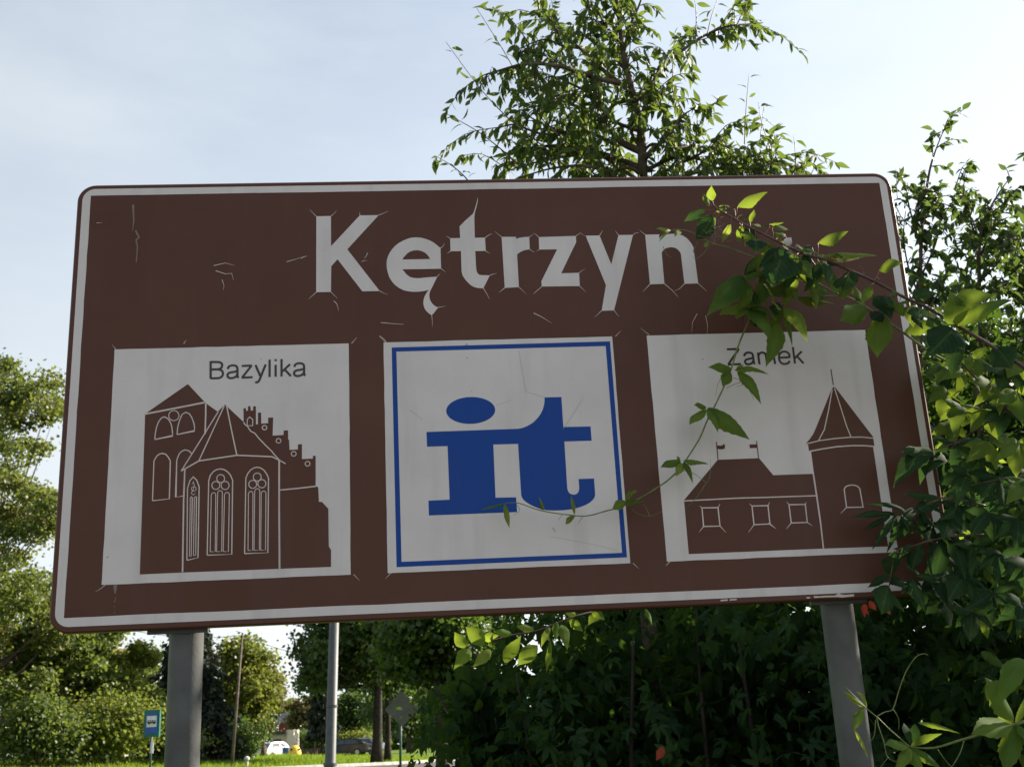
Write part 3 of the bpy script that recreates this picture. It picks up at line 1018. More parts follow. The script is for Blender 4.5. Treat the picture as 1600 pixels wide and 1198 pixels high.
flat_px(m, [[(1126, 936.5), (1137, 935.8), (1137, 938), (1126, 938.8)]], 0.0009)
flat_px(m, [[(1140, 935.8), (1151, 935), (1151, 937), (1140, 937.8)]], 0.0009)
flat_px(m, [Z(1220, 880, 9.98, [(395, 525), (430, 518), (470, 530), (440, 545), (400, 542)])], 0.0009)
tag(m.build('worn_paint', MAT['line'], SIGN), kind='stuff')


# ---- the three white panels
def panel(loop, label):
    m = MB()
    flat_px(m, [loop], 0.0006)
    return tag(m.build('picture_panel', MAT['white'], SIGN), label)


UB = {}
u_top, u_bot = 0.3972 * SH, 0.9056 * SH


def panel_uv(a0, a1, label):
    m = MB()
    loop = []
    for p, q in (((a0, u_top), (a1, u_top)), ((a1, u_top), (a1, u_bot)), ((a1, u_bot), (a0, u_bot)), ((a0, u_bot), (a0, u_top))):
        for i in range(16):
            t = i / 16
            j = random.gauss(0, 0.0003) if i else 0
            loop.append((p[0] + (q[0] - p[0]) * t + j, p[1] + (q[1] - p[1]) * t + j))
    flat(m, [loop], 0.0006)
    return tag(m.build('picture_panel', MAT['white'], SIGN), label)


PB = panel_uv(0.0532 * SW, 0.3200 * SW, 'white panel with a brown basilica drawing')
PI = panel_uv(0.3604 * SW, 0.6300 * SW, 'white panel with the blue tourist information letters')
PC = panel_uv(0.6714 * SW, 0.9380 * SW, 'white panel with a brown castle drawing')
for p, c in ((PB, 0.0), (PI, 0), (PC, 0)):
    pass


def arc_pts(cx, cy, rx, ry, n=20):
    return [(cx + rx * math.cos(2 * math.pi * i / n), cy + ry * math.sin(2 * math.pi * i / n)) for i in range(n)]


# blue information letters
m = MB()
fo = [(612.0, 542.8), (953.1, 533.2), (979.7, 870.3), (619.7, 885.6)]
fi = [(619.4, 549.2), (946.4, 540.5), (972.0, 863.2), (627.4, 877.3)]
flat_px(m, [fo, fi], 0.0009)
m.build('blue_frame', MAT['blue'], PI)
m = MB()
dot = []
for i in range(40):
    th = 2 * math.pi * i / 40
    dot.append((735.5 + 38.3 * math.cos(th), 641 + 21 * math.sin(th) - 0.8 * math.cos(th)))
flat_px(m, [dot], 0.0009)
flat_px(m, [[(666.3, 674.6), (790, 670.3), (810, 669.6), (814, 668.9), (819, 667.4), (824, 665.3), (829, 662.5), (834, 659), (838, 655), (842, 650.5), (845, 646), (848, 640), (850, 633), (850.8, 627), (851, 620.7), (877.2, 620.0), (880.2, 666.8), (922.8, 666),
                (924.5, 688.3), (881.8, 689.5), (886.2, 760), (886.8, 764.5), (888.2, 768), (890.5, 770.6), (894, 772.2), (897.5, 772.5), (901, 771.4), (903.5, 768.8), (904.8, 765), (905, 761), (904, 748), (928.2, 747.2), (929.9, 770), (929.8, 774.5), (928, 778.5),
                (925, 782), (921, 785.2), (915, 788.6), (906, 792), (895, 795), (880, 796.8), (865, 797.2), (853, 796.6), (846, 795.2), (839, 792.8), (832, 789.8), (825, 786), (819.5, 782), (816, 777.8), (814.3, 773), (809.5, 693.2), (770.8, 694.2), (774.3, 777.2),
                (806.5, 776.5), (808, 799.6), (670.2, 805), (669.4, 781.9), (702.6, 780.2), (699.3, 696.7), (667.2, 697.6)]], 0.0009)
m.build('information_letters', MAT['blue'], PI)
m = MB()        # faint cracks and specks in the white film
for c in ([(811, 548), (815, 575), (822, 612), (851, 620)], [(880, 670), (900, 640), (912, 620)], [(640, 640), (660, 655)], [(860, 838), (900, 845), (940, 853), (965, 860)], [(800, 625), (775, 633)]):
    strip(m, c, 0.0009, 0.00085)
strip(m, [(863.5, 824), (868.5, 831)], 0.005, 0.001, taper=0.4)
for (x, y, r_) in ((730, 559, 1.6), (729, 538, 2.0), (737, 611, 1.0), (731, 565, 0.8), (168, 870, 1.7)):
    flat_px(m, [arc_pts(x, y, r_, r_ * 0.8, 8)], 0.001)
tag(m.build('film_cracks', mat('grey_crack', (0.38, 0.37, 0.36), 0.7, 0.2), PI), kind='stuff')

# basilica
BA = lambda p: Z(210, 590, 9.98, p)
BB = lambda p: Z(340, 610, 9.98, p)
BC = lambda p: Z(210, 680, 9.98, p)
BD = lambda p: Z(340, 700, 7.985, p)
BG = lambda p: Z(270, 720, 7.489, p)
outline = [(226.8, 646.3), (293.5, 599.8), (319.5, 627.5), (323.5, 631), (340.3, 643), (351.5, 631.8), (380.7, 659), (380.4, 638), (384, 637.3), (384.5, 641.5), (387.5, 641.5), (387.6, 634.3), (391.2, 634.3), (392, 641.5), (395.5, 641), (395.6, 634.5), (399.8, 634.5),
           (400, 662.8), (403, 662.6), (403, 644.5), (408, 644.2), (408.3, 661.6), (419, 661), (419, 652.3), (426.8, 652), (426, 680.3), (443, 679.3), (443.3, 672.4), (450, 672), (450.3, 686.6), (451.6, 687), (452.5, 702.6), (465.5, 702), (465.5, 694), (471.8, 693.5),
           (471.8, 716.9), (489, 716.2), (489, 712), (493.2, 711.7), (493.2, 759), (497.2, 761), (498.3, 783.6), (503, 783.8), (513, 794.3), (513.7, 853), (517.3, 859), (517.2, 885.2), (436, 888.2), (285, 894), (218.4, 897)]
m = MB()
flat_px(m, [outline], 0.0009)
m.build('basilica_drawing', MAT['brown'], PB)
m = MB()
LW = 0.0034
T = 0.0012
for pts, wd in (
        (BA([(160, 566), (620, 478), (1095, 385)]), 0.0046), (BA([(1112, 395), (1112, 560), (1102, 880)]), 0.004),
        ([(341, 643), (300.5, 708), (283, 735.6)], 0.003), ([(350.5, 633.5), (310.7, 719.6)], 0.003), (BB([(140, 235), (230, 680), (300, 1005)]), 0.0034),
        ([(283, 735.6), (310.7, 719.8), (370, 711.0), (425, 713.2), (436.7, 718.7)], 0.0036),
        (BB([(405, 495), (425, 525), (470, 562), (492, 600), (520, 635), (580, 665), (640, 740), (740, 845), (840, 940), (870, 980), (965, 1085), (1060, 1140)]), 0.003),
        (BC([(785, 525), (780, 700), (768, 1000)]) + [(285.2, 893.5)], 0.0040), ([(436.2, 719), (436.2, 800), (436.8, 888)], 0.0046), (BD([(780, 521), (1000, 500), (1225, 474)]), 0.0034)):
    strip(m, pts, wd, T)
for pts in (BA([(318, 962), (325, 870), (345, 770), (380, 680), (425, 625), (465, 608), (520, 635), (560, 690), (583, 760), (594, 850), (594, 905)]),
            BA([(665, 885), (675, 770), (705, 660), (745, 570), (800, 538), (855, 560), (895, 620), (925, 700), (938, 770), (935, 828)]),
            BC([(282, 1018), (305, 395), (350, 320), (395, 288), (440, 280), (490, 295), (525, 335), (560, 395), (545, 988)]),
            BG([(165, 1160), (172, 320), (200, 230), (240, 185), (280, 225), (308, 300), (295, 1130)]),
            BG([(402, 1100), (420, 230), (440, 165), (480, 118), (520, 98), (560, 92), (600, 100), (640, 125), (675, 165), (700, 225), (690, 1090)]),
            BG([(840, 1082), (855, 200), (878, 145), (910, 105), (950, 80), (985, 72), (1025, 80), (1065, 105), (1098, 150), (1120, 200), (1112, 1072)])):
    strip(m, pts + pts[:1], LW * 0.85, T)
strip(m, BC([(775, 940), (645, 962), (660, 390), (680, 330), (700, 285), (740, 245), (790, 225), (850, 240), (900, 290)]), LW * 0.85, T)
for pts in ([(195, 1115), (205, 430), (215, 418), (228, 430), (215, 1115)], [(242, 1105), (252, 425), (265, 415), (277, 425), (268, 1105)],
            [(437, 1060), (450, 395), (462, 375), (480, 368), (497, 378), (503, 395), (497, 1060)], [(512, 1058), (525, 370), (535, 350), (553, 345), (571, 350), (580, 370), (572, 1058)], [(590, 1058), (605, 390), (618, 371), (635, 366), (655, 373), (662, 390), (650, 1058)],
            [(880, 1045), (885, 380), (897, 360), (912, 354), (930, 360), (938, 380), (935, 1045)], [(950, 1042), (958, 350), (970, 330), (988, 323), (1010, 330), (1018, 350), (1013, 1042)], [(1028, 1040), (1035, 375), (1045, 357), (1062, 350), (1082, 357), (1090, 375), (1085, 1040)]):
    strip(m, BG(pts + pts[:1]), LW * 0.62, T)
for cx, cy, r_ in ((560, 205, 46), (503, 285, 46), (612, 285, 47), (988, 187, 46), (935, 272, 46), (1042, 265, 47)):
    strip(m, BG(arc_pts(cx, cy, r_, r_ * 1.02)), LW * 0.72, T, closed=True)
strip(m, BG([(225, 275), (240, 240), (252, 280), (240, 330), (215, 380), (240, 395), (262, 380)]), LW * 0.5, T)
strip(m, BG(arc_pts(245, 325, 28, 26, 12)), LW * 0.5, T, closed=True)
strip(m, BA(arc_pts(615, 590, 80, 78, 28)), LW * 0.7, T, closed=True)
for cx, cy, r_ in ((732, 578, 36), (950, 782, 37), (1187, 985, 38), (1403, 1140, 38)):
    strip(m, BB(arc_pts(cx, cy, r_, r_ * 0.95, 16)), LW * 0.75, T, closed=True)
strip(m, BB([(460, 548), (463, 450), (500, 412), (548, 450), (546, 548), (460, 548)]), LW * 0.7, T)
m.build('basilica_lines', MAT['line'], PB)

# castle
CA = lambda p: Z(1040, 670, 7.985, p)
CB = lambda p: Z(1240, 560, 7.4875, p)
CC = lambda p: Z(1040, 760, 8.0, p)
CD = lambda p: Z(1200, 720, 7.985, p)
m = MB()
flat_px(m, [[(1068.8, 781), (1121.5, 718), (1186, 715.5), (1208.3, 742), (1269.5, 740), (1287, 856.6), (1076.2, 865.2)]], 0.0009)
flat_px(m, [CB([(205, 1090), (330, 1066), (500, 1038), (680, 1026), (820, 1026), (930, 1035), (955, 1195)]) + [(1378.6, 796), (1388, 853.2), (1287.4, 856.6)]], 0.00092)
flat_px(m, [CB([(140, 996), (190, 940), (230, 880), (260, 815), (445, 360), (465, 335), (484, 332), (930, 915), (937, 960), (945, 1022), (820, 1014), (680, 1012), (500, 1024), (330, 1052), (180, 1082), (170, 1010)])], 0.00094)
strip(m, CB([(437, 125), (465, 312)]), 0.0028, 0.0009)
strip(m, CA([(633, 160), (655, 380)]), 0.0026, 0.0009)
strip(m, CA([(1135, 148), (1160, 366)]), 0.0026, 0.0009)
flat_px(m, [CA([(643, 203), (690, 208), (715, 200), (722, 180), (730, 203), (742, 185), (740, 245), (700, 255), (650, 250)])], 0.0009)
flat_px(m, [CA([(1045, 193), (1136, 190), (1140, 236), (1050, 240)])], 0.0009)
m.build('castle_drawing', MAT['brown'], PC)
m = MB()
for pts, wd in ((CC([(230, 178), (900, 143), (1280, 133)]) + CD([(300, 442), (608, 432)]), 0.0034), (CD([(567, 165), (608, 430), (655, 760), (692, 1090)]), 0.0040),
                (CB([(145, 998), (300, 960), (480, 935), (660, 920), (800, 918), (938, 932)]), 0.0030), (CB([(190, 1083), (330, 1057), (500, 1031), (680, 1018), (820, 1018), (942, 1026)]), 0.0034),
                (CB([(452, 362), (432, 470), (410, 600), (360, 830), (290, 962)]), 0.0030), (CB([(478, 345), (560, 600), (620, 790), (670, 914)]), 0.0030)):
    strip(m, pts, wd, T)
for pts in (CC([(455, 265), (655, 262), (680, 492), (475, 497)]), CC([(1080, 242), (1280, 236), (1305, 465), (1105, 475)]), CD([(262, 545), (465, 540), (490, 765), (290, 772)]),
            CD([(980, 578), (950, 350), (965, 326), (985, 312), (1015, 303), (1045, 299), (1080, 302), (1110, 312), (1130, 326), (1145, 345), (1186, 574)])):
    strip(m, pts + pts[:1], 0.0032, T)
for pts in (CC([(455, 265), (425, 240)]), CC([(655, 262), (680, 215)]), CC([(680, 492), (758, 575)]), CC([(475, 497), (415, 572)]), CC([(1080, 242), (1050, 212)]), CC([(1280, 236), (1300, 192)]), CC([(1305, 465), (1380, 525)]), CC([(1105, 475), (1035, 572)]),
            CD([(262, 545), (230, 505)]), CD([(465, 540), (478, 512)]), CD([(490, 765), (555, 808)]), CD([(290, 772), (228, 848)]), CD([(980, 578), (905, 655)]), CD([(2, 775), (95, 840)])):
    strip(m, pts, 0.0026, T, taper=0.3)
m.build('castle_lines', MAT['line'], PC)


# ---- lettering (plain sans-serif strokes)
LB = lambda p, dx=0, dy=0: [(300 + (x + dx) / 8.0, 550 + (y + dy) / 8.0) for x, y in p]
LZ = lambda p: [(1120 + x / 10.0, 520 + y / 10.0) for x, y in p]


def round_px(pts, k=3):
    return [(q.x, q.y) for q in smooth_path([(p[0], p[1], 0) for p in pts], k)]


a_bowl = [(447, 212), (455, 188), (475, 172), (508, 165), (540, 169), (561, 184), (568, 210), (568, 285), (572, 308), (579, 324)]
a_ring = [(568, 234), (530, 246), (485, 253), (455, 265), (443, 288), (452, 314), (482, 325), (520, 320), (552, 302), (568, 275)]
WORD_1 = [('B', [LB([(233, 113), (233, 331)]), LB([(233, 123), (315, 123)]) [:1] + round_px(LB([(300, 123), (345, 126), (373, 145), (376, 172), (362, 200), (330, 215)])), LB([(233, 216), (335, 214)]), round_px(LB([(325, 215), (365, 226), (386, 258), (378, 298), (345, 322), (300, 326)])), LB([(305, 326), (233, 328)])]),
          ('a', [round_px(LB(a_bowl)), round_px(LB(a_ring))]), ('z', [LB([(622, 173), (748, 167)]), LB([(744, 168), (628, 316)]), LB([(620, 319), (757, 313)])]),
          ('y', [LB([(793, 160), (856, 302)]), round_px(LB([(921, 154), (880, 255), (850, 332), (832, 366), (810, 377), (790, 372)]))]), ('l', [LB([(970, 93), (970, 311)])]), ('i', [LB([(1046, 158), (1045, 307)]), LB([(1046, 88), (1046, 112)])]),
          ('k', [LB([(1119, 86), (1119, 304)]), LB([(1226, 150), (1125, 245)]), LB([(1156, 214), (1236, 300)])]), ('a', [round_px(LB(a_bowl, 833, -27)), round_px(LB(a_ring, 833, -27))])]
WORD_2 = [('Z', [LZ([(158, 256), (350, 250)]), LZ([(344, 252), (182, 488)]), LZ([(172, 495), (378, 486)])]),
          ('a', [round_px(LZ([(428, 362), (440, 330), (470, 310), (510, 306), (545, 318), (562, 345), (575, 430), (583, 468), (594, 487)])), round_px(LZ([(566, 388), (520, 402), (470, 414), (444, 436), (446, 468), (475, 490), (520, 485), (556, 464), (573, 430)]))]),
          ('m', [LZ([(642, 308), (668, 492)]), round_px(LZ([(650, 370), (662, 330), (690, 310), (728, 308), (756, 326), (768, 360)])), LZ([(766, 350), (788, 490)]), round_px(LZ([(772, 372), (784, 326), (812, 306), (850, 305), (878, 322), (890, 355)])), LZ([(888, 345), (912, 487)])]),
          ('e', [LZ([(974, 388), (1140, 380)]), round_px(LZ([(1139, 382), (1130, 335), (1100, 302), (1054, 291), (1008, 304), (978, 340), (973, 392), (988, 446), (1026, 480), (1080, 484), (1118, 468), (1142, 438)]))]),
          ('k', [LZ([(1188, 220), (1222, 478)]), LZ([(1328, 288), (1212, 402)]), LZ([(1252, 362), (1356, 476)])])]
for wd_, par in ((WORD_1, PB), (WORD_2, PC)):
    for ch, strokes in wd_:
        m = MB()
        for st in strokes:
            strip(m, st, 0.0062, 0.0011)
        m.build('letter', MAT['ink'], par)


# ---- posts, rails and clamps behind the panel
def post(p, r_):
    g = ground_z(p.x, p.y)
    top = sp(0, 0.10, 0).z
    m = MB()
    m.lathe((p.x, p.y, 0), [(r_, g - 0.3), (r_, top), (r_ * 0.9, top + 0.012), (0.002, top + 0.014)], 40)
    o = m.build('post', MAT['galv'], SIGN, smooth=False)
    for f in o.data.polygons:
        f.use_smooth = abs(f.normal.z) < 0.5
    return o


post(P_L, 0.0440)
post(P_R, 0.0440)
for bb in (0.22, SH - 0.055):
    m = MB()
    c = sp(SW / 2, bb, -0.0175)
    m.box(c, (SW - 0.10, 0.022, 0.05), axes=(SX, SN, SD))
    m.build('rail', MAT['dark_steel'], SIGN)
for p in (P_L, P_R):
    for bb in (0.22, SH - 0.012):
        aa = (p - SO).dot(SX)
        a_here = aa + (0 if bb < 0.5 else 0)
        m = MB()
        c = sp(a_here - 0.012, bb, -0.036)
        m.box(c, (0.155, 0.012, 0.042), axes=(SX, SN, SD))
        m.tube([c + SX * 0.062 + SN * 0.006, c + SX * 0.062 - SN * 0.05], 0.006, 8)
        m.tube([c - SX * 0.062 + SN * 0.006, c - SX * 0.062 - SN * 0.05], 0.006, 8)
        q = Vector((p.x, p.y, c.z))
        ring = []
        for i in range(15):
            th = math.pi * i / 14
            ring.append(q + SX * (0.056 * math.cos(th)) - SN * (0.056 * math.sin(th)))
        m.tube(ring, 0.006, 6)
        m.build('clamp', MAT['dark_steel'], SIGN)


# ================================================================== shoots that hang in front of the sign
UPV = Vector((0, 0, 1))
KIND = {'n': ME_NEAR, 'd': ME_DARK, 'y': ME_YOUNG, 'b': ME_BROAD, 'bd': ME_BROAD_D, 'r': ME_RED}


def stem_px(parent, pts, r0, r1, material, name='stem', k=4, n=7):
    P = smooth_path([S(p[0], p[1], p[2]) for p in pts], k)
    rad = [r0 + (r1 - r0) * i / (len(P) - 1) for i in range(len(P))]
    m = MB()
    m.tube(P, rad, n)
    return m.build(name, material, parent, smooth=True)


def leaf_px(parent, b, t, ob, ot, wd=1.0, kind='n', face=0.9, roll=None):
    ot = ob + min(max(ot - ob, -0.05), 0.06)
    p, q = S(b[0], b[1], ob), S(t[0], t[1], ot)
    d = q - p
    nr = SN * face + UPV * random.uniform(0.15, 0.7) + SX * (random.uniform(-0.5, 0.5) if roll is None else roll)
    return leaf_part(random.choice(KIND[kind]), parent, p, d, nr, d.length * 1.04, wd)


# --- the fruit-tree branch with single leaves
BR = thing('fruit_branch', S(1600, 572, 0.32), 'thin purple brown branch with single leaves across the upper right corner of the sign', 'branch')
A = [(1625, 590, 0.36), (1547, 539, 0.33), (1499, 511, 0.31), (1450, 481, 0.30), (1412, 464, 0.29), (1367, 440, 0.28), (1315, 417, 0.27), (1285, 404, 0.26), (1262, 399, 0.26), (1225, 382, 0.25), (1199, 369, 0.24), (1169, 354, 0.23), (1139, 337, 0.22), (1120, 326, 0.22), (1112, 316, 0.22)]
stem_px(BR, A, 0.0052, 0.0019, MAT['twig'])


def stalk(parent, pts, r_=0.0011, material=None, name='leaf_stalk'):
    stem_px(parent, pts, r_, r_ * 0.8, material or MAT['red_stalk'], name, 3, 5)


for (s0, b, t, ob, ot, wd, kd) in (
        ((1147, 343), (1152, 324), (1198, 301), 0.23, 0.27, 0.85, 'b'), ((1118, 325), (1102, 328), (1070, 346), 0.22, 0.20, 0.80, 'bd'), ((1114, 318), (1113, 314), (1112, 291), 0.22, 0.24, 0.95, 'b'),
        ((1113, 318), (1108, 322), (1099, 303), 0.22, 0.22, 0.85, 'b'), ((1120, 326), (1114, 336), (1088, 374), 0.22, 0.21, 0.95, 'bd'), ((1125, 330), (1118, 340), (1104, 366), 0.21, 0.19, 0.7, 'b'),
        ((1171, 355), (1172, 348), (1178, 328), 0.23, 0.26, 0.95, 'n'), ((1150, 344), (1152, 341), (1160, 336), 0.22, 0.24, 1.1, 'b'), ((1195, 366), (1203, 350), (1224, 348), 0.24, 0.27, 0.55, 'n'), ((1168, 354), (1172, 366), (1164, 386), 0.23, 0.22, 0.7, 'y'),
        ((1277, 402), (1278, 380), (1324, 362), 0.26, 0.30, 0.90, 'n'), ((1285, 404), (1284, 400), (1368, 400), 0.26, 0.30, 0.62, 'y'), ((1365, 439), (1374, 422), (1409, 412), 0.28, 0.33, 1.05, 'b'),
        ((1230, 384), (1226, 388), (1206, 446), 0.25, 0.31, 1.0, 'bd'), ((1226, 384), (1220, 392), (1186, 420), 0.25, 0.27, 0.9, 'd'), ((1232, 386), (1234, 398), (1228, 452), 0.25, 0.23, 0.8, 'bd'), ((1240, 390), (1243, 385), (1263, 398), 0.25, 0.22, 1.1, 'bd'), ((1265, 399), (1262, 400), (1248, 418), 0.26, 0.27, 1.1, 'bd'), ((1290, 407), (1296, 402), (1310, 396), 0.26, 0.30, 1.1, 'b'),
        ((1285, 404), (1284, 414), (1264, 452), 0.26, 0.25, 1.1, 'bd'), ((1330, 424), (1331, 422), (1318, 456), 0.27, 0.28, 0.95, 'bd'), ((1235, 388), (1248, 392), (1280, 399), 0.25, 0.28, 0.8, 'b'), ((1285, 404), (1290, 410), (1313, 414), 0.26, 0.27, 1.0, 'd'),
        ((1412, 464), (1424, 466), (1462, 458), 0.29, 0.31, 1.0, 'bd'), ((1499, 511), (1490, 509), (1484, 456), 0.31, 0.36, 1.35, 'b'), ((1499, 511), (1494, 511), (1580, 470), 0.31, 0.37, 0.62, 'b'), ((1488, 476), (1487, 474), (1550, 462), 0.34, 0.36, 0.72, 'b'),
        ((1556, 545), (1553, 542), (1580, 575), 0.33, 0.36, 1.35, 'bd'), ((1480, 500), (1490, 514), (1450, 556), 0.31, 0.36, 0.95, 'bd'), ((1493, 508), (1495, 516), (1486, 585), 0.31, 0.31, 0.75, 'bd')):
    # stalk from the branch to the foot of the leaf
    j = min(range(len(A)), key=lambda i: (A[i][0] - s0[0]) ** 2 + (A[i][1] - s0[1]) ** 2)
    o_s = A[j][2]
    stalk(BR, [(s0[0], s0[1], o_s), ((s0[0] + b[0]) / 2 + 1, (s0[1] + b[1]) / 2 + 1, (o_s + ob) / 2), (b[0], b[1], ob)])
    leaf_px(BR, b, t, ob, ot, wd, kd)
rr_ = random.Random(5)
for i in range(58):
    k = rr_.uniform(2.2, 12.5)
    a0 = Vector(A[int(k)]).lerp(Vector(A[int(k) + 1]), k - int(k))
    sd = rr_.choice((-1, 1))
    ln_ = rr_.uniform(16, 38)
    an = rr_.uniform(-0.9, 0.9)
    b_ = (a0.x + rr_.uniform(-10, 10), a0.y + sd * rr_.uniform(4, 20))
    t_ = (b_[0] + math.sin(an) * ln_, b_[1] + (sd * 0.45 + 0.35) * math.cos(an) * ln_ + 5)
    ob_ = a0.z + rr_.uniform(-.05, .04)
    stalk(BR, [(a0.x, a0.y, a0.z), ((a0.x + b_[0]) / 2 + 1, (a0.y + b_[1]) / 2, (a0.z + ob_) / 2), (b_[0], b_[1], ob_)], 0.0009)
    leaf_px(BR, b_, t_, ob_, ob_ + rr_.uniform(-.03, .05), rr_.uniform(.75, 1.1), rr_.choice(('b', 'b', 'bd', 'n', 'y', 'd')))
stalk(BR, [(1262, 399, 0.26), (1285, 430, 0.24), (1306, 456, 0.2), (1314, 464, 0.18)], 0.0024, MAT['twig'], 'side_twig')
stalk(BR, [(1300, 409, 0.26), (1320, 409, 0.25), (1343, 403, 0.24)], 0.0010, MAT['line'], 'side_twig')
m = MB()        # a pale scrap of fluff caught on the tip
for i in range(60):
    a = S(1120 + random.gauss(0, 9), 362 + random.gauss(0, 9), 0.23 + random.gauss(0, 0.01))
    b = a + Vector((random.gauss(0, 0.012), random.gauss(0, 0.012), random.gauss(0, 0.012)))
    m.tube([a, (a + b) / 2 + Vector((random.gauss(0, .004), 0, random.gauss(0, .004))), b], 0.0004, 3, cap=False)
tag(m.build('seed_fluff', MAT['stain'], BR), kind='stuff')
petal = leaf_part(random.choice(ME_BROAD), BR, S(1228, 384, 0.26), S(1236, 371, 0.28) - S(1228, 384, 0.26), SN, 0.028, 1.3, 'torn_leaf')
petal.data = petal.data.copy(); petal.data.materials.clear(); petal.data.materials.append(MAT['white_sign'])

# --- the Virginia creeper shoot that swings down to the blue letters
VB = thing('creeper_shoot', S(1450, 560, 0.2), 'green creeper shoot hanging in front of the castle panel and reaching the blue letters', 'creeper')
stem_px(VB, [(1500, 575, 0.22), (1450, 548, 0.21), (1412, 520, 0.20), (1375, 495, 0.19), (1345, 475, 0.18), (1318, 463, 0.17), (1280, 464, 0.16), (1240, 464, 0.16), (1205, 462, 0.15), (1187, 470, 0.14), (1176, 490, 0.13), (1163, 517, 0.12), (1152, 545, 0.10),
             (1143, 575, 0.09), (1132, 602, 0.08), (1118, 632, 0.08), (1105, 657, 0.07), (1095, 681, 0.07), (1084, 700, 0.06), (1063, 731, 0.06), (1046, 748, 0.06), (1031, 759, 0.05), (1005, 775, 0.05), (981, 787, 0.05), (962, 794, 0.05), (943, 799, 0.05),
             (926, 804, 0.05), (909, 806, 0.05), (888, 804, 0.05), (865, 801, 0.05), (849, 798, 0.05), (834, 794, 0.05), (818, 788, 0.05), (806, 785, 0.05), (790, 786, 0.05)], 0.0034, 0.0012, MAT['green_stem'], k=3)
VST = [((1314, 462, 0.17), (1290, 449, 0.17), (1265, 436, 0.18), (1240, 426, 0.18), (1200, 410, 0.19), (1165, 397, 0.19), (1135, 386, 0.2), (1108, 378, 0.2), (1090, 367, 0.21), (1066, 359, 0.21), (1045, 360, 0.22)), ]
for v in VST:
    stem_px(VB, v, 0.0022, 0.0010, MAT['green_stem'], 'side_stem')
stalk(VB, [(1185, 466, 0.14), (1172, 446, 0.16), (1160, 431, 0.18)], 0.0016, MAT['twig'])
stalk(VB, [(1158, 518, 0.12), (1160, 500, 0.13), (1165, 478, 0.15)], 0.0016, MAT['twig'])
stalk(VB, [(1240, 464, 0.16), (1232, 468, 0.17), (1224, 480, 0.18)], 0.0016, MAT['twig'])
